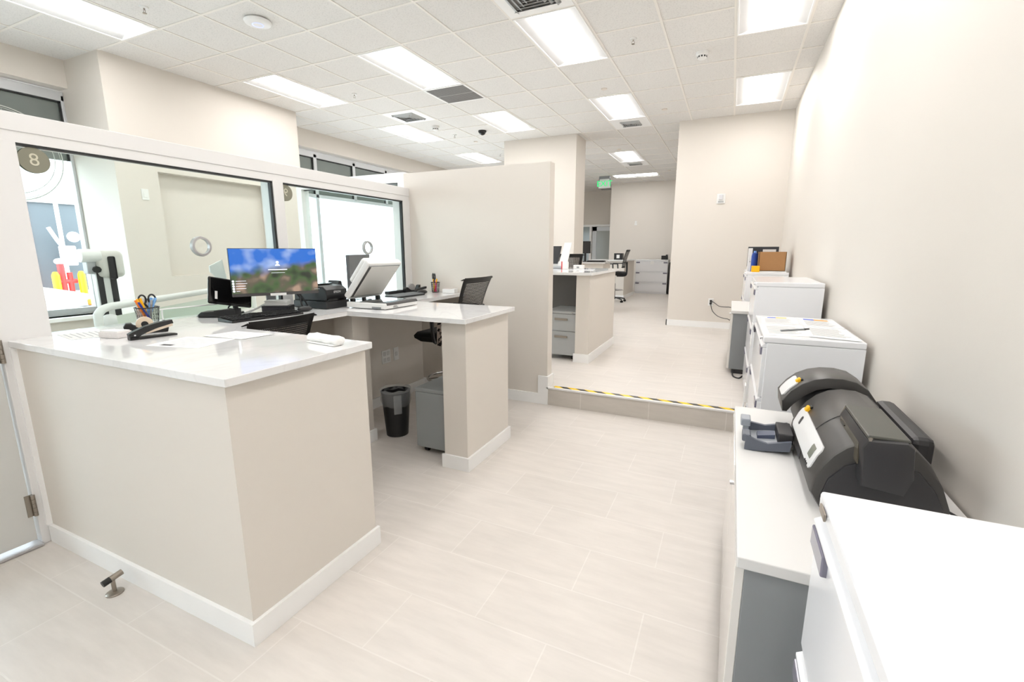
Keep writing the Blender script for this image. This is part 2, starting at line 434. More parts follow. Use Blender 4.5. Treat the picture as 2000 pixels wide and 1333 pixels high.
# seal on the left window
M = facing((-6.937, 2.408, 2.436), (1, 0, 0))
bm = BM(); bmesh.ops.create_circle(bm, cap_ends=True, segments=64, radius=.455, matrix=M)
seal = obj('seal_disc', bm, sheer_material('seal_film', (186, 192, 188), .34), w1); plab(seal, 'round translucent seal on the glass')
bm = BM()
ring(bm, (-6.934, 2.408, 2.436), 'x', .47, .006, 64); ring(bm, (-6.934, 2.408, 2.436), 'x', .40, .004, 64)
ring(bm, (-6.934, 2.408, 2.436), 'x', .452, .003, 64)
obj('seal_ring', bm, mat('seal_pale', (196, 200, 194), .6), seal)
bm = BM()
for i, ch in enumerate('A FED'):
    if ch == ' ': continue
    t = math.radians(60 + i*13)      # angle in the pane plane, read from the street side
    c = (-6.932, 2.408+.428*math.cos(t), 2.436+.428*math.sin(t))
    Mx = facing(c, (1, 0, 0), (0, math.cos(t), math.sin(t)))
    tb = text_bm(ch, .075, Mx, mirror=True); me = bpy.data.meshes.new('t'); tb.to_mesh(me); tb.free(); bm.from_mesh(me); bpy.data.meshes.remove(me)
obj('lettering', bm, mat('seal_grey', (140, 147, 142), .6), seal)

# glazed door and side light in the far back wall
root = thing('door_2', 'white framed glazed door at the very back of the corridor', 'door'); root['kind'] = 'structure'
f = BM(); box(f, -5.4, -3.57, 16.55, 16.6, 2.27, 2.34); box(f, -4.66, -4.58, 16.53, 16.6, FZ, 2.3); box(f, -5.4, -5.3, 16.53, 16.6, FZ, 2.3); box(f, -3.62, -3.57, 16.53, 16.6, FZ, 2.3)
obj('door_frame', f, TRIM, root)
f = BM(); box(f, -4.55, -4.40, 16.53, 16.57, FZ, 2.26); box(f, -3.75, -3.62, 16.53, 16.57, FZ, 2.26); box(f, -4.55, -3.62, 16.53, 16.57, 2.12, 2.26); box(f, -4.55, -3.62, 16.53, 16.57, FZ, .4)
obj('door_leaf', f, FRAME_D, root)
obj('pane', B(-4.42, -3.73, 16.545, 16.553, .39, 2.13), mat('back_glass', (150, 152, 146), .15), root)
o = obj('side_light', B(-5.3, -4.66, 16.56, 16.57, FZ, 2.27), mat('back_glass2', (148, 158, 158), .1), root)

# ------------------------------------------------------------------ ceiling with openings for the fixtures
P = .6096
X0, Y0 = -.14, 4.2
lights = []   # (i, j, ni, nj)
for i, j in ((-3, 0), (-3, 4), (-6, 0), (-6, 4), (-9, 0), (-9, 4), (-9, 8), (-9, -4), (0, 0), (0, 4), (-4, 10)): lights.append((i, j, 1, 2))
lights.append((-5, 15, 2, 1))
hidden_lights = [(-6, -4, 1, 2), (-3, -4, 1, 2), (0, -4, 1, 2), (-3, -8, 1, 2), (-6, 8, 1, 2), (-9, 12, 1, 2), (0, -8, 1, 2), (-3, -12, 1, 2), (0, -12, 1, 2)]  # the rearmost fixtures are added, unseen, to lift the near counter fronts
alll = lights + hidden_lights
vents = {(-6, 2): 'grille', (-8, 3): 'diffuser', (-3, 6): 'diffuser', (-4, 12): 'diffuser', (-3, -1): 'diffuser'}
occ = set()
for (i, j, ni, nj) in alll:
    for a in range(ni):
        for b in range(nj): occ.add((i+a, j+b))
bm = BM()
for i in range(-12, 2):
    for j in range(-18, 22):
        if (i, j) in occ: continue
        x, y = X0+P*i, Y0+P*j
        z = CZ+.004
        v = [bm.verts.new((x+.010, y+.010, z)), bm.verts.new((x+P-.010, y+.010, z)), bm.verts.new((x+P-.010, y+P-.010, z)), bm.verts.new((x+.010, y+P-.010, z))]
        bm.faces.new(v)
ceil = struct('ceiling', bm, CEIL, 'white acoustic tile ceiling in a two foot grid', 'ceiling')
bm = BM()
for i in range(-12, 3):
    x = X0+P*i; box(bm, x-.011, x+.011, Y0-18*P, Y0+22*P, CZ-.002, CZ+.012)
for j in range(-18, 23):
    y = Y0+P*j
    for i in range(-12, 2):
        x = X0+P*i
        if (i, j) in occ and (i, j-1) in occ and any(i >= l[0] and i < l[0]+l[2] and j > l[1] and j < l[1]+l[3] for l in alll): continue
        box(bm, x+.011, x+P-.011, y-.011, y+.011, CZ-.002, CZ+.012)
struct('ceiling_grid', bm, GRID, 'thin off-white metal grid carrying the ceiling tiles', 'ceiling grid')
struct('ceiling_slab', B(-7.3, 1.0, -6.9, 17.2, CZ+.13, CZ+.2), WALL, 'closed slab above the ceiling tiles', 'ceiling')

def make_light(label, loc, rz):
    t = thing('ceiling_light', label, 'ceiling light', loc, rz, 'recessed ceiling lights')
    w, l, d = P/2-.012, P-.012, .03
    f = BM(); e = .014
    for (a, b_, c, d_) in ((-w, w, -l, -l+e), (-w, w, l-e, l), (-w, -w+e, -l, l), (w-e, w, -l, l)): box(f, a, b_, c, d_, -.006, .008)
    obj('frame', f, TRIM, t)
    r = BM(); wi = w-e; li = l-e; k = .14; lk = li-.03
    def quad(*p): r.faces.new([r.verts.new(q) for q in p])
    for s in (-1, 1):
        quad((s*wi, -li, 0), (s*wi, li, 0), (s*k, lk, d), (s*k, -lk, d))
        quad((-wi, s*li, 0), (wi, s*li, 0), (k, s*lk, d), (-k, s*lk, d))
    quad((-k, -lk, d), (k, -lk, d), (k, lk, d), (-k, lk, d))
    obj('reflector', r, REFL, t)
    q = BM(); prism(q, [(-k, d-.002), (k, d-.002), (k-.004, d-.027), (-k+.004, d-.027)], -lk, lk, 'y')
    obj('diffuser', q, LENS, t)
    return t
def lpos(l): return (X0+P*(l[0]+l[2]/2), Y0+P*(l[1]+l[3]/2), CZ)
LL = {(-3, 0): 'large recessed ceiling light in the middle above the aisle, beside a square air diffuser',
      (-3, 4): 'recessed ceiling light above the raised floor with a small air diffuser behind it',
      (-6, 0): 'recessed ceiling light ending at the dark return air grille',
      (-6, 4): 'recessed ceiling light just before the tall column, right of the black dome camera',
      (-9, 0): 'recessed ceiling light above the front of the pillar wall',
      (-9, 4): 'recessed ceiling light beyond the smoke detector on the customer side',
      (-9, 8): 'recessed ceiling light half hidden behind the tall column',
      (-9, -4): 'recessed ceiling light at the upper left corner of the photo',
      (0, 0): 'nearest recessed ceiling light along the right wall',
      (0, 4): 'recessed ceiling light along the right wall near the beige far wall',
      (-4, 10): 'small far recessed ceiling light in the back corridor',
      (-5, 15): 'recessed ceiling light lying crosswise by the exit sign'}
base = make_light(LL[(-3, 0)], lpos(lights[0]), 0)
for l in lights[1:]:
    dup(base, lpos(l), PI/2 if l[2] == 2 else 0, LL[l[:2]])
for n_, l in enumerate(hidden_lights):
    lab = ['recessed ceiling light over the first teller station, out of frame', 'recessed ceiling light overhead of the viewpoint', 'recessed ceiling light beside the right wall behind the viewpoint',
           'added unseen ceiling light furthest behind the viewpoint', 'recessed ceiling light hidden by the tall column', 'recessed ceiling light at the far street windows', 'added unseen ceiling light beside the right wall, second behind the viewpoint', 'added unseen ceiling light in the middle of the rear area', 'added unseen ceiling light at the rear end of the right wall'][n_]
    dup(base, lpos(l), 0, lab)

# ceiling fittings
def cpos(i, j): return (X0+P*(i+.5), Y0+P*(j+.5), CZ)
t = thing('return_air_grille', 'square dark grey return air grille in the ceiling beside a light', 'vent', cpos(-6, 2))
h = P/2-.012
f = BM()
for s in (-1, 1): box(f, s*h-.014, s*h+.014, -h, h, -.008, .003); box(f, -h, h, s*h-.014, s*h+.014, -.008, .003)
obj('frame', f, TRIM, t)
f = BM()
for k in range(24):
    y = -h+.02+k*(2*h-.04)/23; box(f, -h+.012, h-.012, y-.004, y+.004, -.006, .0)
box(f, -h, h, -.01, .01, -.007, 0)
obj('louvre', f, mat('grille_grey', (150, 148, 146), .5), t)
obj('backing', B(-h+.01, h-.01, -h+.01, h-.01, .0, .002), mat('grille_dark', (80, 78, 77), .8), t)
def diffuser(label, loc, s=1.0):
    t = thing('air_diffuser', label, 'air diffuser', loc, 0, 'ceiling air diffusers')
    f = BM(); box(f, -h, h, -h, h, -.004, .004)
    obj('plate', f, TRIM, t)
    f = BM()
    for k, r in enumerate((.19, .15, .11, .07)):
        r *= s
        for sg in (-1, 1):
            prism(f, [(sg*r, -.004), (sg*(r-.03), -.022), (sg*(r-.034), -.020), (sg*(r-.006), -.003)], -r, r, 'y')
            prism(f, [(sg*r, -.004), (sg*(r-.03), -.022), (sg*(r-.034), -.020), (sg*(r-.006), -.003)], -r, r, 'x')
    obj('louvre', f, GREY_L, t)
    obj('slot', B(-.185*s, .185*s, -.185*s, .185*s, -.0055, -.004), mat('slot_dark', (140, 138, 136), .9), t)
    return t
diffuser('white square air diffuser in the ceiling left of the aisle lights by a smoke detector', cpos(-8, 3))
diffuser('small louvred air diffuser right behind the second aisle light', cpos(-3, 6), .8)
diffuser('furthest small louvred air diffuser in the back corridor ceiling', cpos(-4, 12), .8)
diffuser('white air diffuser cut off by the top edge of the photo', cpos(-3, -1), 1.1)
def smoke(label, x, y):
    t = thing('smoke_detector', label, 'smoke detector', (x, y, CZ), 0, 'ceiling smoke detectors')
    obj('base', lathe(BM(), [(.0, .004), (.062, .004), (.062, -.025), (.05, -.03), (0, -.03)]), WHITE_P, t, 40)
    obj('head', lathe(BM(), [(.046, -.03), (.046, -.055), (.03, -.066), (0, -.066)]), WHITE_P, t, 40)
    f = BM()
    for k in range(10):
        a = 2*PI*k/10; box(f, -.007, .007, .044, .048, -.052, -.036, M=Matrix.Rotation(a, 4, 'Z'))
    obj('vent_slot', f, BLACK, t)
smoke('white smoke detector on the ceiling between the right wall lights and the aisle lights', -.452, 5.69)
smoke('white smoke detector on the ceiling left of the black dome camera', -4.66, 6.98)
t = thing('dome_camera', 'small black dome camera on the ceiling left of the column', 'security camera', (-4.095, 7.575, CZ))
obj('base', lathe(BM(), [(0, .004), (.07, .004), (.07, -.02), (0, -.02)]), BLACK, t, 40)
obj('dome', ball(BM(), (0, 0, -.02), .058, sz=.9), BLACK_G, t, 60)
t = thing('wireless_access_point', 'round white access point with a blue glow on the ceiling', 'access point', (-4.043, 3.255, CZ))
obj('body', lathe(BM(), [(0, .004), (.10, .004), (.115, -.012), (.105, -.03), (.06, -.038), (0, -.04)], seg=32), WHITE_P, t, 60)
obj('light_ring', ring(BM(), (0, 0, -.036), 'z', .045, .004), mat('blue_glow', (150, 160, 255), .4, emit=(150, 165, 255), estr=1.2), t, True)
def sprinkler(label, x, y):
    t = thing('fire_sprinkler', label, 'sprinkler', (x, y, CZ), 0, 'ceiling sprinklers')
    obj('escutcheon', lathe(BM(), [(0, .004), (.034, .004), (.03, -.007), (.012, -.009), (0, -.009)]), WHITE_P, t, 40)
    f = BM(); cyl(f, (0, 0, -.008), (0, 0, -.022), .008, .006, 10)
    for s in (-1, 1): tube(f, [(s*.006, 0, -.02), (s*.014, 0, -.032), (s*.004, 0, -.045)], .0022, 6)
    cyl(f, (0, 0, -.045), (0, 0, -.048), .016, .016, 12)
    obj('head', f, NICKEL, t)
for lab, x, y in (('ceiling sprinkler between the nearest aisle light and the right smoke detector', -1.047, 5.06), ('ceiling sprinkler beside the light above the pillar wall', -4.707, 5.16),
                  ('ceiling sprinkler next to the upper left corner light', -4.709, 2.689), ('ceiling sprinkler between the left smoke detector and dome camera', -4.684, 7.62),
                  ('tiny ceiling sprinkler left of the tall column', -4.683, 9.457)): sprinkler(lab, x, y)
def cover(label, x, y):
    tag(obj('sprinkler_cover', lathe(BM(), [(0, .004), (.04, .004), (.037, -.006), (0, -.007)]), mat('cover_beige', (216, 206, 196), .5), None, 40, (x, y, CZ)), label, 'sprinkler cover', 'flat ceiling cover plates')
cover('flat round cover plate in the ceiling right of the second aisle light', -1.071, 7.6)
cover('flat round cover plate in the ceiling just before the second aisle light', -1.659, 6.36)
cover('flat round cover plate in the ceiling before the far corridor light', -2.273, 10.07)
cover('flat round cover plate in the ceiling at the far end beside the beige wall', -1.649, 13.16)
cover('flat round cover plate in the ceiling right of the dome camera', -4.6, 8.24)

# exit sign
t = thing('exit_sign', 'green lit EXIT sign hanging from the ceiling at the back', 'exit sign', (-3.39, 13.4, CZ))
obj('mount', B(-.15, .15, -.04, .04, -.075, -.001, .006), GREY_M, t)
obj('panel', B(-.165, .165, -.006, .006, -.32, -.07, .003), mat('exit_panel', (222, 224, 222), .3), t)
bm = text_bm('EXIT', .215, facing((0, -.008, -.205), (0, -1, 0)), depth=.002)
o = obj('lettering', bm, GREEN_E, t); plab(o, 'glowing green letters')
bm = BM(); prism(bm, [(-.155, -.205), (-.143, -.19), (-.143, -.22)], -.009, -.006, 'y'); prism(bm, [(.155, -.205), (.143, -.19), (.143, -.22)], -.009, -.006, 'y')
obj('chevron', bm, GREEN_E, t)
bm = BM(); box(bm, -.158, -.145, -.02, .02, -.12, -.06); box(bm, .145, .158, -.02, .02, -.12, -.06); obj('bracket', bm, BLACK, t)
t = thing('air_register', 'dark slot register in the ceiling behind the exit sign', 'vent', (-3.75, 16.2, CZ))
obj('louvre', B(-.45, .3, -.08, .08, -.012, .0), GREY_M, t)

# ================================================================== TELLER STATIONS
SZ = 1.03
slab = [(-3.0, .925), (-1.46, .925), (-1.46, 1.62), (-2.37, 1.62), (-2.37, 2.40), (-1.43, 2.40), (-1.43, 3.12), (-2.37, 3.12), (-2.37, 3.98), (-3.13, 3.98), (-3.13, 1.09), (-3.0, 1.09)]
bm = prism(BM(), slab, SZ-.03, SZ, 'z')
bmesh.ops.bevel(bm, geom=bm.edges[:], offset=.002, segments=1, affect='EDGES')
tag(obj('quartz_worktop', bm, QUARTZ), 'continuous polished white quartz worktop of the two teller stations', 'worktop')
t = thing('teller_counter', 'beige drywall base of the near teller counter with white baseboard, facing the camera', 'counter base', (-2.26, 1.02, 0))
def rel(bm, o): bmesh.ops.translate(bm, verts=bm.verts[:], vec=-Vector(o)); return bm
o3 = (-2.26, 1.02, 0)
bm = B(-2.995, -1.672, .945, 1.09, 0, SZ-.03); box(bm, -1.672, -1.495, .945, 1.607, 0, SZ-.03)
obj('wall_panel', rel(bm, o3), WALL, t)
bm = prism(BM(), [(-2.995, .93), (-1.48, .93), (-1.48, 1.622), (-1.495, 1.622), (-1.495, .945), (-2.995, .945)], 0, .093, 'z')
obj('baseboard', rel(bm, o3), TRIM, t)
o3 = (-1.56, 2.79, 0)
t = thing('teller_counter', 'beige drywall end leg of the second counter wing beside the grey pedestal', 'counter base', o3)
obj('wall_panel', rel(B(-1.652, -1.475, 2.475, 3.095, 0, SZ-.03), o3), WALL, t)
bm = prism(BM(), [(-1.667, 2.46), (-1.46, 2.46), (-1.46, 3.11), (-1.667, 3.11), (-1.667, 3.095), (-1.475, 3.095), (-1.475, 2.475), (-1.667, 2.475)], 0, .093, 'z')
obj('baseboard', rel(bm, o3), TRIM, t)
o3 = (-2.98, 2.5, 0)
t = thing('teller_counter', 'shaded drywall knee wall under the teller glass with outlets and a divider post', 'counter base', o3)
bm = B(-3.06, -2.9, 1.095, 3.98, 0, SZ-.03)
obj('wall_panel', rel(bm, o3), WALL, t)
bm = B(-2.56, -2.39, 2.46, 2.62, 0, SZ-.03); box(bm, -2.9, -2.56, 2.52, 2.62, 0, SZ-.03)
obj('divider_post', rel(bm, o3), WALL, t)
bm = B(-2.9, -2.885, 2.62, 3.97, 0, .093); box(bm, -2.9, -2.885, 1.09, 2.5, 0, .093)
obj('baseboard', rel(bm, o3), TRIM, t)
bm = B(-2.9, -2.375, 2.445, 2.46, 0, .093); box(bm, -2.39, -2.375, 2.46, 2.635, 0, .093); box(bm, -2.9, -2.39, 2.62, 2.635, 0, .093)
obj('baseboard', rel(bm, o3), TRIM, t)
def outlet(name, label, x, y, z, w, h_, n):
    t = thing(name, label, 'wall outlet', (x, y, z))
    obj('plate', B(0, .006, -w/2, w/2, -h_/2, h_/2, .002), WHITE_P, t)
    bm = BM()
    for yy, zz in n: box(bm, .005, .008, yy-.016, yy+.016, zz-.02, zz+.02, .003)
    obj('socket', bm, mat('socket_white', (206, 206, 204), .5), t)
outlet('data_outlet', 'wide white four way wall outlet under the second counter', -2.9, 3.394, .452, .12, .125, ((-.026, .03), (.026, .03), (-.026, -.03), (.026, -.03)))
outlet('data_outlet', 'narrow white wall outlet right of the wide one under the counter', -2.9, 3.538, .452, .075, .125, ((0, 0),))

# teller glass screen
t = thing('teller_glass_screen', 'aluminium framed teller glass with round speak-through rings and window numbers', 'glass screen', (GX, 2.5, 0))
o3 = (GX, 2.5, 0)
fx0, fx1 = -3.13, -3.0
bm = B(fx0, fx1, -1.2, 3.985, 1.975, 2.055, .003); box(bm, fx0+.006, fx1-.006, -1.2, 3.985, 1.925, 1.975)
obj('header', rel(bm, o3), FRAME, t)
for a, b_ in ((.90, 1.085),): obj('post', rel(B(fx0, fx1, a, b_, 0 if a < 1 else SZ, 1.93, .003), o3), FRAME, t)
for a, b_ in ((2.415, 2.50), (3.88, 3.985)): obj('post', rel(B(fx0, fx1, a, b_, SZ, 1.93, .003), o3), FRAME, t)
bm = BM()
for a, b_ in ((1.085, 2.415), (2.50, 3.88)):
    box(bm, GX-.014, GX+.014, a, b_, 1.914, 1.926); box(bm, GX-.014, GX+.014, b_-.016, b_-.002, SZ, 1.92)
obj('gasket', rel(bm, o3), GASKET, t)
for (a, b_, num, yc, yr) in ((1.085, 2.415, '8', 1.143, 1.872), (2.50, 3.88, '9', 2.527, 3.367)):
    bm = BM(); box(bm, GX-.006, GX+.006, a, b_, SZ+.003, 1.92)
    p = obj('pane', rel(bm, o3), GLASS, t)
    bm = BM(); cyl(bm, (GX-.007, yc, 1.857), (GX-.009, yc, 1.857), .058, .058, 40)
    s = obj('number_sticker', rel(bm, o3), STICKER, p); plab(s, 'round olive sticker with reversed number '+num)
    bm = BM(); cyl(bm, (GX+.0085, yc, 1.857), (GX+.0065, yc, 1.857), .058, .058, 40)
    s = obj('number_sticker', rel(bm, o3), STICKER, p)
    bm = text_bm(num, .078, facing((GX+.0092, yc, 1.857), (1, 0, 0)), mirror=True, depth=.0006)
    obj('number', rel(bm, o3), STICKER_L, p)
    bm = lathe(BM(), [(.046, -.012), (.062, -.012), (.062, .0), (.058, .012), (.046, .012), (.046, -.012)], seg=40, caps=False)
    bmesh.ops.transform(bm, matrix=Matrix.Translation((GX, yr, 1.466)) @ Matrix.Rotation(PI/2, 4, 'Y'), verts=bm.verts[:])
    obj('speak_ring', rel(bm, o3), ALU, p, 40)
# document pass-through bracket on the glass
t = thing('document_shield', 'small clear shield with a white edge standing at the teller glass pass-through', 'shield', (GX+.03, 1.75, SZ))
bm = tube(BM(), [(0, -.17, .0), (0, -.17, .055), (0, -.165, .07), (0, -.15, .073), (0, .25, .07)], .004, 8, 2)
obj('edge', bm, TRIM, t, True)
obj('pane', B(-.002, .002, -.165, .25, .004, .07), GLASS, t)

# door at the left edge
root = thing('door_1', 'light grey door with hinges at the left edge of the photo', 'door', (GX, .4, 0)); root['kind'] = 'structure'
bm = BM()
box(bm, -.03, .012, -.45, .488, .035, 1.92)
bm2 = BM()
d0 = obj('door_leaf', B(-.03, .012, .315, .488, .035, 1.9, .002), DOORP, root)
obj('door_leaf', B(-.03, .012, -.45, .315, .035, .135, .002), DOORP, root)
bm.free()
obj('door_leaf', B(-.03, .012, -.45, -.28, .035, 1.9, .002), DOORP, root)
obj('door_leaf', B(-.03, .012, -.28, .315, 1.75, 1.9, .002), DOORP, root)
bm = B(.006, .02, .36, .375, .15, 1.8); bm.free()
obj('lite_trim', box(B(.0, .018, .36, .378, .15, 1.8), 0, .018, -.28, .378, .15, .168), TRIM, root) if False else None
bm = B(.008, .018, .305, .325, .135, 1.76); box(bm, .008, .018, -.28, .325, .125, .145)
obj('lite_trim', bm, TRIM, root)
obj('pane', B(-.012, -.006, -.28, .315, .13, 1.76), WGLASS, root)
for z in (.215, .985):
    bm = BM()
    for k in range(5): cyl(bm, (.024, .497, z-.055+k*.022), (.024, .497, z-.055+k*.022+.0205), .0085, .0085, 12)
    box(bm, .008, .016, .47, .5, z-.055, z+.055)
    obj('hinge', bm, NICKEL, root)
bm = B(-.06, .04, -.5, .5, .002, .014, .003)
obj('threshold', bm, ALU, root)
# white joint of the jamb and small jamb base
struct('trim_4', B(-3.0, -2.985, .925, .945, .093, 1.0), TRIM, 'thin caulk line between the door post and the near counter', 'trim')

# glazed return at the far side of the partition
t = thing('glass_return_screen', 'bright white framed glass return left of the partition wall top', 'glass screen', (-3.6, 4.04, 0))
o3 = (-3.6, 4.04, 0)
bm = B(-4.5, -3.14, 3.985, 4.09, 2.12, 2.215, .003); obj('header', rel(bm, o3), TRIM, t)
bm = B(-3.14, -3.06, 3.985, 4.09, 0, 2.215, .003); obj('post', rel(bm, o3), TRIM, t)
bm = B(-4.58, -4.5, 3.985, 4.09, 0, 2.215, .003); obj('post', rel(bm, o3), TRIM, t)
obj('gasket', rel(B(-4.5, -3.16, 4.02, 4.05, 2.112, 2.121), o3), GASKET, t)
obj('pane', rel(B(-4.5, -3.14, 4.03, 4.042, .05, 2.115), o3), WGLASS, t)

# ------------------------------------------------------------------ worktop objects, first station
t = thing('computer_monitor', 'large monitor showing a blurred landscape login screen', 'monitor', (-2.67, 2.105, SZ+.001), PI/2-.5)
# local x = world y ; local -y faces +X
bm = B(-.255, .255, -.010, .02, .126, .423, .003); obj('casing', bm, BLACK, t)
scr = obj('screen', B(-.252, .252, -.0115, -.0095, .144, .420), screen_material(), t); plab(scr, 'lit screen with blurred hills and blue sky')
for v in scr.data.vertices: v.co.z -= .144
scr.location.z = .144
obj('chin', B(-.255, .255, -.0125, -.009, .125, .143), mat('chin_grey', (72, 70, 70), .4), t)
SW = mat('screen_white', (235, 240, 250), .5, emit=(235, 240, 255), estr=.5)
bm = BM(); cyl(bm, (.015, -.0118, .335), (.015, -.0128, .335), .0085, .0085, 20)
prism(bm, [(.015+.014*math.cos(a), .313+.012*math.sin(a)) for a in [PI*k/10 for k in range(11)]], -.0128, -.0118, 'y')
obj('user_icon', bm, SW, scr).location.z = -.144
bm = BM(); box(bm, -.042, .07, -.0126, -.0118, .286, .291); box(bm, -.025, .055, -.0126, -.0118, .268, .2695)
for k in range(5):
    z = .222-k*.0155
    cyl(bm, (-.243, -.0118, z), (-.243, -.0126, z), .0065, .0065, 14)
    box(bm, -.230, -.230+(.058, .063, .053, .055, .02)[k], -.0126, -.0118, z-.0009, z+.0009)
for k in range(3): box(bm, .232+k*.012, .235+k*.012, -.0126, -.0118, .152, .155)
obj('login_text', bm, SW, scr).location.z = -.144
obj('name_strip', B(-.042, .052, -.0145, -.0125, .122, .138), PAPER, t)
bm = B(-.03, .03, .02, .235, .20, .28, .004); box(bm, -.03, .03, .235, .26, .01, .28, .004); obj('stand_neck', bm, GREY_M, t)
bm = B(-.05, .05, .205, .285, .001, .014, .004); obj('stand_foot', bm, BLACK, t)

t = thing('keyboard', 'black computer keyboard in front of the landscape monitor', 'keyboard', (-2.615, 1.945, SZ), PI/2-.10)
bm = prism(BM(), [(-.075, .001), (.075, .001), (.075, .022), (-.075, .012)], -.23, .23, 'x', .002); obj('case', bm, BLACK, t)
bm = BM()
for r in range(6):
    for c in range(20):
        if r == 0 and 4 < c < 9: continue
        x, y = -.215+c*.0226, -.06+r*.0235
        box(bm, x-.009, x+.009, y-.0095, y+.0095, .014+.0666*(y+.075), .0195+.0666*(y+.075), .002, 1)
obj('keys', bm, BLACK_F, t)
t = thing('computer_mouse', 'black mouse at the right end of the keyboard by the black receipt printer', 'mouse', (-2.62, 2.27, SZ), 1.3)
obj('shell', ball(BM(), (0, 0, .019), .03, sx=1.75, sy=1.05, sz=.6), BLACK, t, 60)
obj('scroll_wheel', B(.018, .032, -.004, .004, .029, .037, .002), GREY_M, t)

t = thing('check_scanner', 'low black wedge shaped check scanner left of the keyboard', 'scanner', (-2.89, 1.855, SZ), .55)
bm = prism(BM(), [(-.11, .002), (.11, .002), (.11, .05), (.04, .05), (-.02, .038), (-.09, .036), (-.11, .02)], -.045, .045, 'y', .005); obj('body', bm, BLACK, t)
obj('lid', prism(BM(), [(-.02, .038), (.1, .05), (.1, .055), (-.02, .043)], -.03, .03, 'y'), BLACK_G, t)
obj('front_tray', B(-.125, -.07, -.03, .03, .004, .016, .002), GREY_L, t)

t = thing('customer_display', 'black tilted display on a short post left of the landscape monitor', 'display', (-2.93, 2.0, SZ), PI/2-.1)
M = Matrix.Translation((-.075, -.03, .15)) @ Matrix.Rotation(.22, 4, 'Y') @ Matrix.Rotation(-.2, 4, 'X')
bm = B(-.11, .16, -.012, .012, -.085, .085, .01, M=M); obj('casing', bm, BLACK_G, t)
obj('barcode_label', B(-.075, -.06, -.0135, -.012, -.055, -.005, M=M), PAPER, t)
obj('post', cyl(BM(), (0, .02, .006), (0, .02, .10), .017, .015), BLACK, t, True)
obj('foot', lathe(BM(), [(0, 0), (.05, 0), (.046, .012), (.02, .016), (0, .016)], (0, .02, .001)), BLACK, t, 40)
obj('handle', tube(BM(), [(-.03, 0, .065), (-.055, .0, .05), (-.055, 0, .02), (-.03, 0, .012)], .005), BLACK, t, True)

t = thing('cash_drawer_unit', 'small black stack of slim drawers under the monitor carrying white papers', 'drawer unit', (-2.745, 2.165, SZ), .57)
bm = B(-.09, .09, -.055, .04, .001, .05, .004); obj('body', bm, BLACK, t)
for k in range(3): obj('drawer', B(-.084, .084, -.059, -.054, .006+k*.0145, .0185+k*.0145, .001), mat('drawer_black', (38, 37, 44), .35), t)
def paper_stack(label, loc, w, l, h_, rz, name='paper_stack', cat='papers', n=4):
    t = thing(name, label, cat, loc, rz)
    for k in range(n):
        s = random.uniform(-.004, .004); z = h_*k/n
        obj('sheet_bundle', B(-w/2+s, w/2+s, -l/2-s, l/2-s, z+.0005, z+h_/n*.92), PAPER, t)
    return t
paper_stack('stack of white slips on the small black drawer unit', (-2.745, 2.163, SZ+.0505), .14, .085, .032, .6)
t = thing('paper_roll_tape', 'curling white paper strip lying left of the black drawer unit', 'paper strip', (-2.815, 2.05, SZ))
bm = BM(); A = [(-.02, -.11, .004), (-.02, -.05, .012), (-.01, .02, .035), (.0, .08, .06)]
for k in range(3):
    a, b_ = A[k], A[k+1]
    vs = [bm.verts.new(p) for p in ((a[0]-.02, a[1], a[2]), (a[0]+.02, a[1], a[2]), (b_[0]+.02, b_[1], b_[2]), (b_[0]-.02, b_[1], b_[2]))]; bm.faces.new(vs)
r_ = bmesh.ops.solidify(bm, geom=bm.faces[:], thickness=.0012)
obj('strip', bm, PAPER, t)
tag(obj('monitor_cable', tube(tube(BM(), [(-2.76, 2.32, SZ+.12), (-2.74, 2.34, SZ+.085), (-2.71, 2.32, SZ+.04), (-2.68, 2.33, SZ+.008)], .006), [(-2.78, 2.33, SZ+.13), (-2.75, 2.355, SZ+.10), (-2.70, 2.35, SZ+.05), (-2.67, 2.35, SZ+.008)], .006), BLACK, None, True),
    'thick black cables looping down behind the landscape monitor', 'cable')
tag(obj('desk_cable', tube(BM(), [(-2.86, 1.98, SZ+.004), (-2.80, 2.03, SZ+.01), (-2.78, 1.98, SZ+.004), (-2.75, 2.08, SZ+.004), (-2.7, 2.12, SZ+.004)], .0025), BLACK, None, True), 'thin black cable lying behind the keyboard', 'cable')

t = thing('receipt_printer', 'black receipt printer between the landscape monitor and the open scanner', 'printer', (-2.73, 2.52, SZ), PI/2)
# local x = world y, local -y = world +x (front)
bm = B(-.11, .11, -.165, .165, .002, .055, .006); obj('base', bm, BLACK, t)
bm = prism(BM(), [(-.15, .055), (-.15, .075), (-.16, .10), (-.155, .135), (-.12, .158), (.05, .17), (.155, .165), (.165, .055)], -.10, .10, 'x', .008); obj('cover', bm, BLACK, t)
obj('paper_slot', B(-.09, .05, -.168, -.145, .058, .073), BLACK_G, t)
obj('top_hatch', B(-.07, .07, -.05, .08, .166, .175, .004), BLACK_G, t)
obj('lettering', text_bm('EPSON', .022, facing((.0, -.1615, .118), (0, -1, -.1)), depth=.0008), mat('silver_print', (190, 190, 190), .4), t)

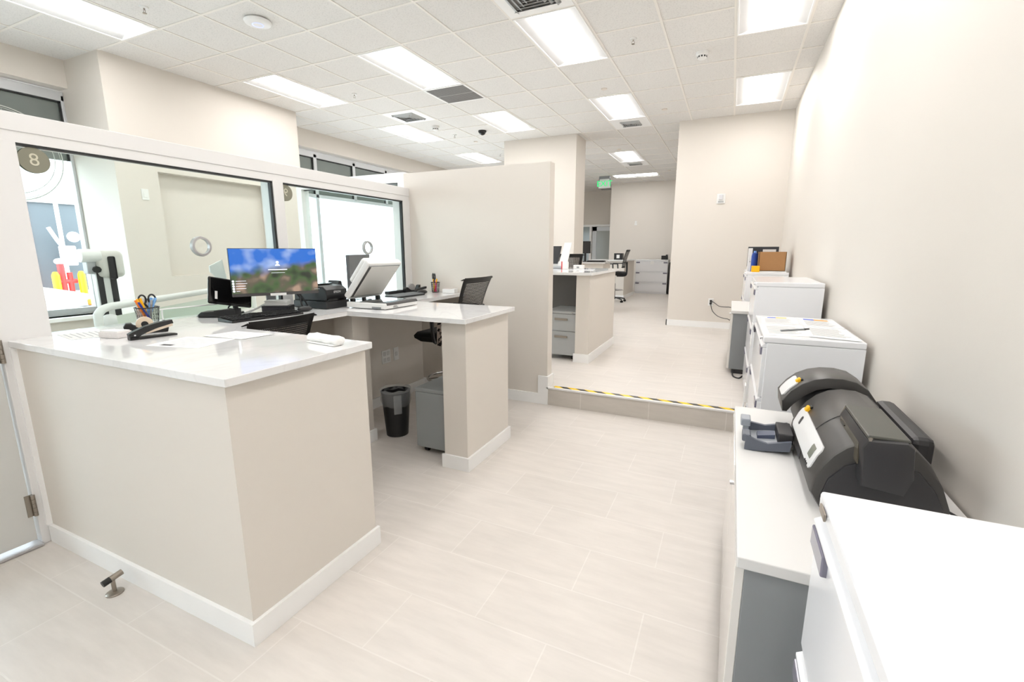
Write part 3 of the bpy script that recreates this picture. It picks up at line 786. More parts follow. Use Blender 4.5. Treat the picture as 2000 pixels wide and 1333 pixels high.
t = thing('flatbed_scanner', 'white flatbed scanner with its lid standing open on the second counter wing', 'scanner', (-2.34, 2.735, SZ))
bm = B(-.178, .178, -.185, .185, .004, .045, .007); obj('base', bm, WHITE_P, t)
obj('glass_bed', B(-.17, .10, -.17, .175, .045, .0475, .001), mat('scanner_glass', (60, 66, 66), .04, spec=.8), t)
bm = prism(BM(), [(.095, .046), (.17, .046), (.178, .036), (.105, .05)], -.18, .18, 'y') ; bm.free()
bm = prism(BM(), [(.10, .0455), (.172, .0455), (.1795, .036), (.1795, .030), (.1805, .030), (.1805, .037), (.173, .0485), (.10, .0485)], -.17, .182, 'y'); obj('control_panel', bm, mat('panel_dark', (70, 68, 68), .4), t)
bm = BM()
for k in range(5): cyl(bm, (.135, -.03+k*.04, .0485), (.135, -.03+k*.04, .0495), .004, .004, 10)
obj('button', bm, GREY_L, t)
bm = BM(); box(bm, .176, .181, -.1, -.05, .012, .016); box(bm, .178, .1815, -.095, -.06, .02, .023); box(bm, .06, .14, -.188, -.184, .006, .02)
obj('front_slot', bm, GREY_M, t)
ang = math.radians(49.5)      # opening angle
Ml = Matrix.Translation((-.168, 0, .056)) @ Matrix.Rotation(-ang, 4, 'Y')
bm = B(.0, .345, -.182, .182, .0, .05, .012, M=Ml); box(bm, .12, .335, -.178, .17, .04, .085, .018, M=Ml)
lid = obj('lid', bm, WHITE_P, t)
bm = BM()
for q_ in ((.028, .036, -.172, .165), (.318, .324, -.172, .165), (.028, .324, .160, .165)): box(bm, *q_, -.0012, .001, M=Ml)
obj('pad_edge', bm, GREY_M, lid)
obj('pad', B(.035, .315, -.145, .16, -.004, .0, .002, M=Ml), mat('scanner_pad', (212, 210, 205), .6), lid)
obj('read_strip', B(.03, .315, -.168, -.145, -.0025, .001, M=Ml), mat('strip_dark', (70, 68, 66), .3), lid)
bm = BM(); box(bm, -.175, -.15, -.15, -.12, .042, .062); box(bm, -.175, -.15, .12, .15, .042, .062); obj('hinge', bm, BLACK, t)

# front wing things
def pen_cup(label, loc, s, cols, group=None):
    t = thing('pen_cup', label, 'pen cup', loc, .3)
    r0, r1, hh = .034*s, .043*s, .10*min(s, 1)
    bm = BM(); n = 22
    for k in range(n):
        a = 2*PI*k/n; a2 = a+.25
        cyl(bm, (r0*math.cos(a), r0*math.sin(a), .002), (r1*math.cos(a2), r1*math.sin(a2), hh), .0007, .0007, 5)
        cyl(bm, (r0*math.cos(a2), r0*math.sin(a2), .002), (r1*math.cos(a), r1*math.sin(a), hh), .0007, .0007, 5)
    for f_ in (.2, .4, .6, .8): ring(bm, (0, 0, hh*f_), 'z', r0+(r1-r0)*f_, .0006, 24)
    obj('mesh_side', bm, BLACK, t)
    bm = ring(BM(), (0, 0, hh), 'z', r1, .003, 28); obj('rim', bm, BLACK, t, True)
    obj('floor_disc', lathe(BM(), [(0, .0), (r0, .0), (r0, .004), (0, .004)], (0, 0, .001)), BLACK, t)
    return t
cx, cy = -2.93, 1.475
pen_cup('black wire mesh pen cup holding scissors and yellow pens behind the stapler', (cx, cy, SZ), 1.3, None)
def stick(name, label, cat, p0, p1, r, m, m2, group):
    t = thing(name, label, cat, p0, 0, group)
    d = Vector(p1)-Vector(p0)
    obj('barrel', cyl(BM(), (0, 0, 0), d*.82, r, r, 10), m, t, True)
    obj('cap', cyl(BM(), d*.82, d, r*1.12, r*1.0, 10), m2, t, True)
def inside(dx, dy, tx, ty, h_): return (cx+dx, cy+dy, SZ+.008), (cx+tx, cy+ty, SZ+h_)
for lab, a, r, m, m2 in (('yellow pen leaning left in the near pen cup', inside(.012, .004, -.012, -.036, .148), .006, YELLOW, YELLOW),
                         ('second yellow pen beside the white card in the near pen cup', inside(.0, .008, -.004, -.024, .152), .006, YELLOW, YELLOW),
                         ('orange pen leaning furthest left in the near pen cup', inside(.010, -.004, -.002, -.050, .143), .005, ORANGE, ORANGE),
                         ('dark blue pen leaning left in front in the near pen cup', inside(.016, .012, .020, -.046, .132), .0055, mat('navy', (25, 50, 140), .4), mat('navy', (25, 50, 140), .4)),
                         ('light blue marker leaning right in the near pen cup', inside(.0, -.01, .012, .044, .150), .007, LBLUE, LBLUE),
                         ('second light blue marker behind the grey pens in the near pen cup', inside(-.012, -.01, -.012, .036, .150), .007, LBLUE, LBLUE),
                         ('grey pen upright in the near pen cup', inside(.012, .0, .022, .018, .14), .005, GREY_M, GREY_L)):
    stick('pen', lab, 'pen', a[0], a[1], r, m, m2, 'pens in the near pen cup')
def scissors(label, loc, rz, s=1.0):
    t = thing('scissors', label, 'scissors', loc, rz)
    for sg in (-1, 1):
        bm = BM(); c = Vector((0, sg*.028*s, .165*s))
        pts = [c+Vector((0, .021*s*math.cos(a)*1.0, .03*s*math.sin(a))) for a in [2*PI*k/16 for k in range(16)]]
        tube(bm, pts, .0055*s, 8, 0, True); tube(bm, [(0, sg*.018*s, .138*s), (0, sg*.006*s, .12*s), (0, -sg*.002*s, .1*s)], .006*s)
        obj('handle', bm, BLACK, t, True)
        obj('blade', prism(BM(), [(-sg*.001*s, .10*s), (sg*.006*s, .11*s), (-sg*.008*s, .012*s), (-sg*.010*s, .012*s)], sg*.0005, sg*.002, 'x'), CHROME, t)
scissors('black handled scissors standing in the near pen cup', (cx-.012, cy+.014, SZ), 0, .86)
t = tag(obj('note_card', B(-.001, .001, -.04, .03, .02, .15, M=Matrix.Rotation(-.12, 4, 'X')), PAPER, None, False, (cx-.018, cy-.012, SZ)), 'white card standing at the back of the near pen cup', 'card')

t = thing('stapler', 'black desk stapler lying in front of the tape dispenser', 'stapler', (-2.49, 1.263, SZ), PI/2-.17)
# local x along length, hinge at -x
bm = prism(BM(), [(-.095, .001), (.095, .001), (.095, .008), (.08, .010), (-.07, .012), (-.095, .012)], -.019, .019, 'y', .002); obj('base', bm, BLACK, t)
bm = prism(BM(), [(-.095, .012), (-.097, .03), (-.085, .036), (-.03, .058), (.02, .070), (.082, .078), (.086, .060), (.02, .050), (-.03, .032), (-.06, .012)], -.016, .016, 'y', .003); obj('arm', bm, BLACK, t)
bm = prism(BM(), [(-.03, .022), (.082, .048), (.082, .060), (-.03, .034)], -.0125, .0125, 'y'); obj('magazine', bm, mat('magazine_metal', (214, 198, 180), .35, metal=.4), t)
obj('pivot', cyl(BM(), (-.075, -.018, .022), (-.075, .018, .022), .004), CHROME, t)
t = thing('tape_dispenser', 'black tape dispenser with a clear roll beside the near pen cup', 'tape dispenser', (-2.66, 1.325, SZ), PI/2-.45)
bm = prism(BM(), [(-.085, .001), (.085, .001), (.09, .02), (.08, .058), (.07, .056), (.06, .03), (.035, .022), (-.02, .022), (-.045, .035), (-.06, .056), (-.08, .056), (-.09, .04)], -.026, .026, 'y', .004); obj('body', bm, BLACK, t)
bm = cyl(BM(), (-.005, -.012, .046), (-.005, .012, .046), .036, .036, 28); obj('tape_roll', bm, mat('tape', (222, 206, 184), .3), t, True)
obj('core', cyl(BM(), (-.005, -.014, .046), (-.005, .014, .046), .015), BLACK, t, True)
t = thing('clip_box', 'small open cardboard box of slips left of the stapler', 'box', (-2.66, 1.19, SZ), .25)
bm = B(-.055, .055, -.035, .035, .001, .03, .002); obj('box', bm, mat('box_white', (222, 218, 216), .7, var=.12, vscale=60), t)
obj('slip_bundle', B(-.05, .05, -.03, .03, .03, .034), PAPER, t)
def sheet(name, label, pts, z, lines, cat='paper', thick=.0012, blocks=()):
    c = Vector((sum(p[0] for p in pts)/4, sum(p[1] for p in pts)/4, 0))
    t = thing(name, label, cat, (c.x, c.y, z))
    q = [(p[0]-c.x, p[1]-c.y) for p in pts]
    obj('page', prism(BM(), q, .0004, thick, 'z'), PAPER, t)
    A, Bq, Cq, D = [Vector((p[0], p[1], 0)) for p in q]     # A->B top edge, D->C bottom edge
    def pt(u, v): return A.lerp(Bq, u).lerp(D.lerp(Cq, u), v)
    bm = BM()
    for (u0, u1, v0, v1) in lines:
        vs = [pt(u0, v0), pt(u1, v0), pt(u1, v1), pt(u0, v1)]
        bm.faces.new([bm.verts.new((p.x, p.y, thick+.0003)) for p in vs])
    if lines: obj('print', bm, INK, t)
    else: bm.free()
    for (u0, u1, v0, v1, m) in blocks:
        bm = BM(); vs = [pt(u0, v0), pt(u1, v0), pt(u1, v1), pt(u0, v1)]
        bm.faces.new([bm.verts.new((p.x, p.y, thick+.0005)) for p in vs]); obj('printed_block', bm, m, t)
    return t
def rows(n, v0, v1, u0=.1, u1=.9, th=.2):
    out = []
    for k in range(n):
        v = v0+(v1-v0)*k/n; out.append((u0, u1-random.random()*.25*(u1-u0), v, v+(v1-v0)/n*th))
    return out
sheet('form_sheet', 'printed form lying in the middle of the near counter, right of the stapler', [(-2.30, 1.13), (-2.03, 1.19), (-2.09, 1.40), (-2.36, 1.34)], SZ, rows(9, .1, .9, th=.12), blocks=((.2, .42, .08, .2, mat('ink_dark', (70, 70, 72), .8)),))
sheet('form_sheet', 'second printed form behind the middle one, nearer the black chair', [(-2.30, 1.38), (-2.05, 1.40), (-2.03, 1.56), (-2.29, 1.54)], SZ+.0015, rows(7, .1, .9, th=.12))
sheet('form_sheet', 'map like printed sheets at the left end of the near counter', [(-3.0, 1.10), (-2.76, 1.06), (-2.70, 1.27), (-2.95, 1.32)], SZ, rows(8, .08, .92, th=.15))
t = thing('rolled_towel', 'rolled white cloth lying at the aisle end of the near counter', 'cloth', (-1.625, 1.505, SZ), -.12)
bm = BM()
lathe(bm, [(.0, -.10), (.021, -.098), (.0235, -.07), (.022, -.02), (.0235, .03), (.0215, .07), (.024, .095), (.015, .105), (0, .105)], seg=18)
bmesh.ops.transform(bm, matrix=Matrix.Translation((0, 0, .021)) @ Matrix.Diagonal((1, 1.25, .88, 1)) @ Matrix.Rotation(PI/2, 4, 'Y'), verts=bm.verts[:])
for v in bm.verts: v.co.z += .0025*math.sin(v.co.x*90+v.co.y*160)
obj('roll', bm, mat('towel_white', (240, 240, 238), .9, bump=.5, bscale=160), t, 70)
obj('loose_fold', prism(BM(), [(-.034, .002), (.0, .002), (.0, .006), (-.03, .006)], -.095, .1, 'x', .001), mat('towel_white', (240, 240, 238), .9), t)

# second station items
t = thing('computer_monitor', 'grey back of a monitor with a round logo behind the open scanner', 'monitor', (-2.757, 2.955, SZ), 1.994)
bm = B(-.26, .26, -.012, .012, .12, .40, .004); bm.free()
bm = B(-.25, .25, -.014, .012, .10, .378, .004); obj('casing', bm, mat('monitor_grey', (96, 98, 100), .45), t)
obj('logo_disc', cyl(BM(), (.02, -.014, .25), (.02, -.0155, .25), .026, .026, 24), mat('logo_light', (176, 178, 180), .4), t)
obj('lettering', text_bm('hp', .034, facing((.02, -.0160, .252), (0, -1, 0)), depth=.0004), GREY_M, t)
obj('screen', B(-.243, .243, .012, .014, .105, .373), BLACK_G, t)
obj('stand_neck', B(-.02, .02, -.04, -.014, .01, .20, .004), BLACK, t)
obj('stand_foot', B(-.07, .07, -.07, .05, .001, .014, .004), BLACK, t)
t = thing('card_terminal', 'black slanted card terminal beside the grey monitor back', 'terminal', (-2.90, 2.82, SZ), PI/2)
bm = prism(BM(), [(-.06, .001), (.06, .001), (.02, .17), (-.005, .175)], -.06, .06, 'y', .006); obj('body', bm, CHAR_D, t)
obj('keypad', prism(BM(), [(.062, .02), (.025, .16), (.028, .161), (.065, .021)], -.04, .04, 'y'), GREY_M, t)
t = thing('keyboard', 'dark keyboard on the far station behind the scanner', 'keyboard', (-2.66, 3.42, SZ), PI/2)
bm = prism(BM(), [(-.07, .001), (.07, .001), (.07, .02), (-.07, .012)], -.2, .2, 'x', .002); obj('case', bm, BLACK, t)
bm = BM()
for r in range(5):
    for c in range(16):
        x, y = -.185+c*.0245, -.054+r*.026; box(bm, x-.0095, x+.0095, y-.0105, y+.0105, .014+.057*(y+.07), .0195+.057*(y+.07))
obj('keys', bm, GREY_M, t)
tag(obj('keypad_unit', B(-.03, .03, -.11, .11, .001, .03, .006), BLACK, None, False, (-2.93, 3.60, SZ)), 'long black bar unit at the foot of the far teller glass', 'device')
t = thing('computer_mouse', 'black mouse on the far station before the tape dispenser', 'mouse', (-2.65, 3.66, SZ), 1.5)
obj('shell', ball(BM(), (0, 0, .023), .036, sx=1.7, sy=1.05, sz=.6), BLACK, t, 60)
obj('scroll_wheel', B(.018, .032, -.004, .004, .034, .044, .002), GREY_M, t)
t = thing('tape_dispenser', 'black tape dispenser at the right frame of the far teller glass', 'tape dispenser', (-2.86, 3.78, SZ), PI/2-.3)
bm = prism(BM(), [(-.085, .001), (.085, .001), (.09, .02), (.09, .075), (.07, .07), (.06, .03), (.035, .022), (-.02, .022), (-.045, .035), (-.06, .056), (-.08, .056), (-.09, .04)], -.026, .026, 'y', .004); obj('body', bm, BLACK, t)
obj('tape_roll', cyl(BM(), (-.005, -.012, .05), (-.005, .012, .05), .038, .038, 24), mat('tape_grey', (150, 148, 146), .3), t, True)
t = thing('stapler', 'black stapler beside the far tape dispenser', 'stapler', (-2.74, 3.76, SZ), PI/2-.1)
obj('base', B(-.08, .08, -.017, .017, .001, .01, .002), BLACK, t)
obj('arm', prism(BM(), [(-.08, .01), (-.08, .035), (-.03, .05), (.075, .062), (.075, .045), (-.02, .03), (-.05, .01)], -.015, .015, 'y', .002), BLACK, t)
obj('magazine', prism(BM(), [(-.03, .02), (.07, .035), (.07, .046), (-.03, .031)], -.012, .012, 'y'), GREY_L, t)
cx, cy = -2.66, 3.90
pen_cup('small black mesh pen cup with highlighters against the partition wall', (cx, cy, SZ), 1.0, None)
for lab, a, r, m, m2 in (('yellow highlighter leaning in the far pen cup', inside(-.01, -.005, .02, .0, .135), .007, YELLOW, YELLOW),
                         ('pink highlighter in the far pen cup', inside(.012, -.01, .006, -.0, .12), .007, PINK, PINK),
                         ('second yellow highlighter at the left of the far pen cup', inside(-.012, .005, -.024, -.0, .13), .007, YELLOW, YELLOW),
                         ('red pen in the far pen cup', inside(.0, -.02, .016, .004, .11), .005, RED, RED)):
    stick('pen', lab, 'pen', a[0], a[1], r, m, m2, 'pens in the far pen cup')
scissors('black handled scissors standing in the far pen cup', (cx-.012, cy-.004, SZ), .9, .95)
t = thing('note_box', 'small white box of notes left of the mesh chair back by the partition', 'box', (-2.49, 3.90, SZ), .15)
obj('box', B(-.065, .065, -.04, .04, .001, .04, .002), PAPER, t)
obj('slip_bundle', B(-.06, .02, -.035, .035, .04, .044), mat('slip', (214, 204, 202), .8), t)

# mesh back office chairs
def mesh_material():
    m = bpy.data.materials.new('mesh_fabric'); m.use_nodes = True
    nt = m.node_tree; b = nt.nodes['Principled BSDF']; L = nt.links.new
    tc = nt.nodes.new('ShaderNodeTexCoord'); sp = nt.nodes.new('ShaderNodeSeparateXYZ'); L(tc.outputs['Object'], sp.inputs[0])
    out = []
    for ax, k in (('X', 620.), ('Z', 480.)):
        a = nt.nodes.new('ShaderNodeMath'); a.operation = 'MULTIPLY'; a.inputs[1].default_value = k; L(sp.outputs[ax], a.inputs[0])
        c = nt.nodes.new('ShaderNodeMath'); c.operation = 'SINE'; L(a.outputs[0], c.inputs[0])
        g = nt.nodes.new('ShaderNodeMath'); g.operation = 'GREATER_THAN'; g.inputs[1].default_value = .05; L(c.outputs[0], g.inputs[0]); out.append(g)
    p = nt.nodes.new('ShaderNodeMath'); p.operation = 'MULTIPLY'; L(out[0].outputs[0], p.inputs[0]); L(out[1].outputs[0], p.inputs[1])
    q = nt.nodes.new('ShaderNodeMath'); q.operation = 'SUBTRACT'; q.inputs[0].default_value = 1; L(p.outputs[0], q.inputs[1])
    L(q.outputs[0], b.inputs['Alpha'])
    b.inputs['Base Color'].default_value = (*lin((30, 30, 31)), 1); b.inputs['Roughness'].default_value = .8
    return m
MESHF = mesh_material()
def make_chair(label, loc, rz, drop=0., base_z=0., back=.44, wide=1.):
    t = thing('office_chair', label, 'office chair', (loc[0], loc[1], base_z), rz, 'black mesh office chairs')
    s = .68-drop      # seat top
    prof = [(-.235, -.08), (.16, -.085), (.225, -.06), (.235, -.03), (.20, .0), (.0, .008), (-.2, .004), (-.24, -.03)]
    bm = prism(BM(), [(a, s+b_) for a, b_ in prof], -.235, .235, 'x', .03)
    obj('seat', bm, BLACK_F, t, 40)
    # back frame: rounded outline leaning backwards, bowed
    def bp(u, v):       # u -1..1 across, v 0..1 up
        z = s+.10+v*back
        return Vector((u*(.195+.045*v)*wide, -.235-.03*math.sin(v*PI)*0-.075*v*v-.035*v+.03*(u*u), z))
    def sheet(us, vs, th, front):
        bm = BM(); g = [[bm.verts.new(bp(u, v)+Vector((0, front, 0))) for u in us] for v in vs]
        for A, Bq in zip(g, g[1:]):
            for k in range(len(us)-1): bm.faces.new([A[k], A[k+1], Bq[k+1], Bq[k]])
        return bm
    fu, fb, ft = .19, .10, .12        # side, bottom and top band of the frame
    bm = BM(); us = [-1, -.97]+[-1+fu+(2-2*fu)*k/8 for k in range(9)]+[.97, 1]; vs = [0, .03, fb]+[fb+(1-ft-fb)*k/8 for k in range(1, 9)]+[.97, 1]
    V = {}
    def vert(i, j):
        if (i, j) not in V:
            u, v = us[i], vs[j]
            if (i in (0, len(us)-1)) and j in (0, len(vs)-1): u *= .95; v = v*.96+.02
            V[(i, j)] = bm.verts.new(bp(u, v))
        return V[(i, j)]
    for i in range(len(us)-1):
        for j in range(len(vs)-1):
            um, vm_ = (us[i]+us[i+1])/2, (vs[j]+vs[j+1])/2
            if abs(um) < 1-fu and fb < vm_ < 1-ft: continue
            bm.faces.new([vert(i, j), vert(i+1, j), vert(i+1, j+1), vert(i, j+1)])
    bmesh.ops.solidify(bm, geom=bm.faces[:], thickness=.026)
    es = [e for e in bm.edges if len(e.link_faces) == 2 and e.calc_face_angle(0) > 1.0]
    bmesh.ops.bevel(bm, geom=es, offset=.006, segments=2, affect='EDGES')
    obj('back_frame', bm, BLACK, t, 50)
    bm = sheet([-(1-fu)+2*(1-fu)*k/8 for k in range(9)], [fb+(1-ft-fb)*k/8 for k in range(9)], 0, 0)
    obj('mesh_back', bm, MESHF, t)
    obj('spine', tube(BM(), [(0, -.05, s-.10), (0, -.25, s-.09), (0, -.29, s+.0), (0, -.285, s+.25)], .022, 8), BLACK, t, True)
    obj('lumbar_bar', tube(BM(), [bp(-1, .3)+Vector((0, -.01, 0)), bp(0, .3)+Vector((0, -.03, 0)), bp(1, .3)+Vector((0, -.01, 0))], .014, 8), BLACK, t, True)
    for sg in (-1, 1):
        a = obj('armrest', B(sg*.27-.035, sg*.27+.035, -.13, .12, s+.19, s+.215, .01), BLACK, t)
        obj('arm_post', tube(BM(), [(sg*.2, -.02, s-.07), (sg*.265, -.02, s-.06), (sg*.275, -.01, s+.06), (sg*.27, 0, s+.19)], .017, 8), BLACK, a, True)
    obj('gas_lift', cyl(cyl(BM(), (0, 0, .10), (0, 0, s*.62), .026), (0, 0, s*.62), (0, 0, s-.085), .016), BLACK, t, True)
    bm = ring(BM(), (0, 0, .30 if drop < .05 else .2), 'z', .21, .011, 36)
    zz = .30 if drop < .05 else .2
    for k in range(4):
        a = PI/4+PI/2*k; cyl(bm, (.02*math.cos(a), .02*math.sin(a), zz), (.21*math.cos(a), .21*math.sin(a), zz), .008, .008, 8)
    obj('foot_ring', bm, CHROME, t, True)
    obj('hub', cyl(BM(), (0, 0, .07), (0, 0, .13), .04, .035), BLACK, t, True)
    for k in range(5):
        a = 2*PI*k/5+.3; d = Vector((math.cos(a), math.sin(a), 0))
        lg = obj('leg', tube(BM(), [d*.03+Vector((0, 0, .105)), d*.16+Vector((0, 0, .098)), d*.29+Vector((0, 0, .075))], .017, 8), BLACK, t, True)
        n_ = Vector((-d.y, d.x, 0)); c = d*.29+Vector((0, 0, .029))
        bm = cyl(BM(), c-n_*.024, c-n_*.006, .028, .028, 14); cyl(bm, c+n_*.006, c+n_*.024, .028, .028, 14); cyl(bm, c, c+Vector((0, 0, .05)), .008, .008, 8)
        obj('caster', bm, BLACK_G, lg, True)
    return t
make_chair('black mesh chair tucked in at the near teller station, only its back top showing', (-2.64, 1.86), PI/2, .158, wide=.95)
make_chair('black mesh chair at the second teller station in front of the partition wall', (-2.25, 3.50), math.radians(89), -.06, back=.38)
make_chair('black mesh chair half hidden behind the desk beyond the partition', (-2.42, 7.3), .35, .0, FZ)
make_chair('tall black drafting chair with foot ring in the far corridor', (-2.62, 11.72), PI/2, -.07, FZ)

pm = mat('patterned_cloth', (40, 34, 34), .9)
nt = pm.node_tree; vn = nt.nodes.new('ShaderNodeTexNoise'); vn.inputs['Scale'].default_value = 38
vr = nt.nodes.new('ShaderNodeValToRGB'); vr.color_ramp.elements[0].position = .48; vr.color_ramp.elements[1].position = .55
vr.color_ramp.elements[0].color = (*lin((36, 30, 30)), 1); vr.color_ramp.elements[1].color = (*lin((196, 182, 174)), 1)
tcn = nt.nodes.new('ShaderNodeTexCoord'); nt.links.new(tcn.outputs['Object'], vn.inputs['Vector']); nt.links.new(vn.outputs['Fac'], vr.inputs['Fac'])
nt.links.new(vr.outputs['Color'], nt.nodes['Principled BSDF'].inputs['Base Color'])
bm = prism(BM(), [(-.055, 0), (.07, -.02), (.075, .2), (.06, .285), (-.03, .285), (-.05, .2)], -.012, .012, 'y', .006)
tag(obj('patterned_cloth', bm, pm, None, False, (-2.11, 3.178, .665)), 'dark patterned cloth hanging at the chair arm behind the counter leg', 'cloth')
# waste bin
t = thing('waste_bin', 'small black waste bin with a clear liner under the second counter', 'waste bin', (-2.315, 2.80, 0))
obj('body', lathe(BM(), [(0, .002), (.085, .002), (.112, .355), (.115, .36), (.109, .36), (.083, .01), (0, .01)], seg=28), BLACK, t, 50)
bm = lathe(BM(), [(.106, .25), (.118, .29), (.117, .33), (.121, .375), (.113, .38), (.106, .34)], seg=28, caps=False)
for v in bm.verts:
    a = math.atan2(v.co.y, v.co.x); v.co.x *= 1+.018*math.sin(9*a+v.co.z*60); v.co.y *= 1+.018*math.sin(11*a+v.co.z*45); v.co.z += .006*math.sin(7*a)
lm = sheer_material('clear_liner', (215, 218, 220), .2); obj('liner', bm, lm, t, 80)
bm = B(.112, .118, -.04, .02, .2, .35, .002, M=Matrix.Rotation(-.7, 4, 'Z')); obj('liner_flap', bm, lm, t)

def pedestal(label, loc, rz, w, d, hh, nd, m, show=True):
    t = thing('mobile_pedestal', label, 'pedestal', loc, rz, 'grey mobile pedestals')
    bm = B(-w/2, w/2, -d/2+.02, d/2, .05, hh-.03, .004); obj('body', bm, m, t)
    obj('top', B(-w/2-.002, w/2+.002, -d/2, d/2, hh-.03, hh, .008), m, t)
    hs = [(.055, .055+(hh-.09)*.58), (.06+(hh-.09)*.58, hh-.033)] if nd == 2 else [(.055, hh-.033)]
    for a, b_ in hs:
        dr = obj('drawer', B(-w/2+.003, w/2-.003, -d/2+.002, -d/2+.021, a, b_, .003), m, t)
        if show: obj('handle', B(-.07, .09, -d/2-.012, -d/2+.002, b_-.075, b_-.05, .004), NICKEL, dr)
    if show: obj('lock', cyl(BM(), (w/2-.05, -d/2-.003, hh-.014), (w/2-.05, -d/2+.004, hh-.014), .008), CHROME, t, True)
    for x in (-1, 1):
        for y in (-1, 1):
            bm = cyl(BM(), (x*(w/2-.05)-.014, y*(d/2-.06), .025), (x*(w/2-.05)+.014, y*(d/2-.06), .025), .024, .024, 14); box(bm, x*(w/2-.05)-.01, x*(w/2-.05)+.01, y*(d/2-.06)-.01, y*(d/2-.06)+.01, .03, .055)
            obj('caster', bm, BLACK, t)
    return t
pedestal('smooth grey pedestal on casters behind the counter leg, its plain side showing', (-1.815, 2.86, 0), PI, .29, .56, .49, 1, mat('ped_grey', (146, 150, 150), .5), False)
pedestal('grey two drawer pedestal under the desk beyond the partition', (-1.765, 5.40, FZ), 0, .385, .54, .575, 2, GREY_L)

# ------------------------------------------------------------------ stations beyond the partition
o3 = (-2.2, 5.7, FZ)
t = thing('teller_counter', 'beige drywall desk base beyond the partition wall with a dark knee space', 'counter base', (0, 0, 0))
bm = B(-1.56, -1.405, 5.065, 6.315, FZ, 1.17); obj('wall_panel', bm, WALL, t)
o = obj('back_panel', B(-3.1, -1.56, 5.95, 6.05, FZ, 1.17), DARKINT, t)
bm = prism(BM(), [(-1.575, 5.05), (-1.39, 5.05), (-1.39, 6.33), (-1.575, 6.33), (-1.575, 6.315), (-1.405, 6.315), (-1.405, 5.065), (-1.575, 5.065)], FZ, FZ+.1, 'z'); obj('baseboard', bm, TRIM, t)
bm = prism(BM(), [(-3.1, 5.0), (-1.37, 5.0), (-1.37, 6.42), (-3.1, 6.42)], 1.17, 1.2, 'z'); bmesh.ops.bevel(bm, geom=bm.edges[:], offset=.002, segments=1, affect='EDGES')
tag(obj('quartz_worktop', bm, QUARTZ), 'white worktop of the desk just beyond the partition wall', 'worktop')
t = thing('teller_counter', 'low beige counter end at the third station before the far column side', 'counter base', (0, 0, 0))
obj('wall_panel', B(-3.4, -2.43, 9.75, 10.35, FZ, 1.17), WALL, t)
obj('baseboard', B(-3.4, -2.41, 9.735, 10.365, FZ, FZ+.1), TRIM, t)
tag(obj('quartz_worktop', B(-3.45, -2.38, 9.7, 10.4, 1.17, 1.2, .002), QUARTZ), 'small white worktop carrying the black monitor and papers in the distance', 'worktop')
t = thing('teller_counter', 'tall shaded counter base behind the drafting chair', 'counter base', (0, 0, 0))
obj('wall_panel', B(-3.4, -2.54, 12.45, 13.8, FZ, 1.17), WALL, t)
obj('baseboard', B(-3.4, -2.525, 12.435, 13.8, FZ, FZ+.1), TRIM, t)
tag(obj('quartz_worktop', B(-3.45, -2.5, 12.4, 13.85, 1.17, 1.2, .002), QUARTZ), 'white worktop furthest back, beside the white file cabinet', 'worktop')

# things on the desk beyond the partition
t = thing('document_printer', 'white upright printer tray with a dark front on the desk beyond the partition', 'printer', (-2.1, 6.15, 1.2), 0)
bm = prism(BM(), [(-.10, .03), (.02, .03), (.10, .345), (.0, .345)], -.012, .012, 'y'); bm.free()
bm = prism(BM(), [(-.06, .03), (.06, .03), (.13, .345), (.03, .345)], -.015, .015, 'y', .004); obj('tray', bm, WHITE_P, t)
obj('body', B(-.22, .02, .03, .22, .002, .09, .01), WHITE_P, t)
obj('screen', prism(BM(), [(-.24, .06), (-.08, .06), (-.03, .30), (-.2, .30)], .02, .05, 'y'), CHAR_D, t)
obj('base_tray', B(-.2, .06, -.08, .03, .002, .03, .006), mat('tray_grey', (170, 172, 176), .4), t)
t = thing('tissue_box', 'small white box with a red edge on the desk beyond the partition', 'box', (-1.99, 5.93, 1.2), .1)
obj('box', B(-.04, .04, -.03, .03, .001, .1, .002), WHITE_P, t)
obj('red_edge', B(-.043, -.028, -.032, -.029, .001, .1), RED, t)
t = thing('slip_tray', 'white low box of slips right of the red edged box', 'box', (-1.85, 6.1, 1.2), 0)
obj('box', B(-.065, .065, -.04, .04, .001, .05, .002), PAPER, t)
obj('label', B(-.02, .015, -.0415, -.04, .01, .03), GREY_M, t)
sheet('form_sheet', 'white papers spread on the desk beyond the partition', [(-1.83, 5.55), (-1.53, 5.62), (-1.56, 5.85), (-1.86, 5.78)], 1.2, rows(5, .1, .9, th=.1))
t = thing('computer_monitor', 'black monitor far away beside the column with a reflection on it', 'monitor', (-2.87, 10.02, 1.2))
obj('casing', B(-.16, .08, -.012, .012, .18, .44, .004), BLACK_G, t)
obj('stand_neck', B(-.06, -.02, .012, .04, .01, .3), BLACK, t); obj('stand_foot', B(-.13, .05, -.06, .1, .001, .012), BLACK, t)
obj('screen', B(-.155, .075, -.0135, -.012, .185, .435), mat('dim_screen', (26, 26, 30), .06, spec=.8), t)
paper_stack('stack of paper trays on the distant small worktop', (-2.62, 10.1, 1.2), .34, .26, .05, .05, n=5)
t = thing('receipt_printer', 'small black printer with a white label in the distance right of the monitor', 'printer', (-2.36, 10.6, 1.2))
t.location = (-2.75, 12.65, 1.2)
obj('body', B(-.10, .12, -.1, .1, .001, .17, .01), BLACK, t)
obj('paper_label', B(-.03, .05, -.103, -.1, .04, .13), PAPER, t)
t = thing('document_scanner', 'flat black scanner on the distant small worktop', 'scanner', (-2.62, 9.83, 1.2))
obj('body', B(-.17, .2, -.06, .08, .001, .03, .005), BLACK, t); obj('lid', B(-.16, .19, -.05, .07, .03, .038, .003), GREY_M, t)

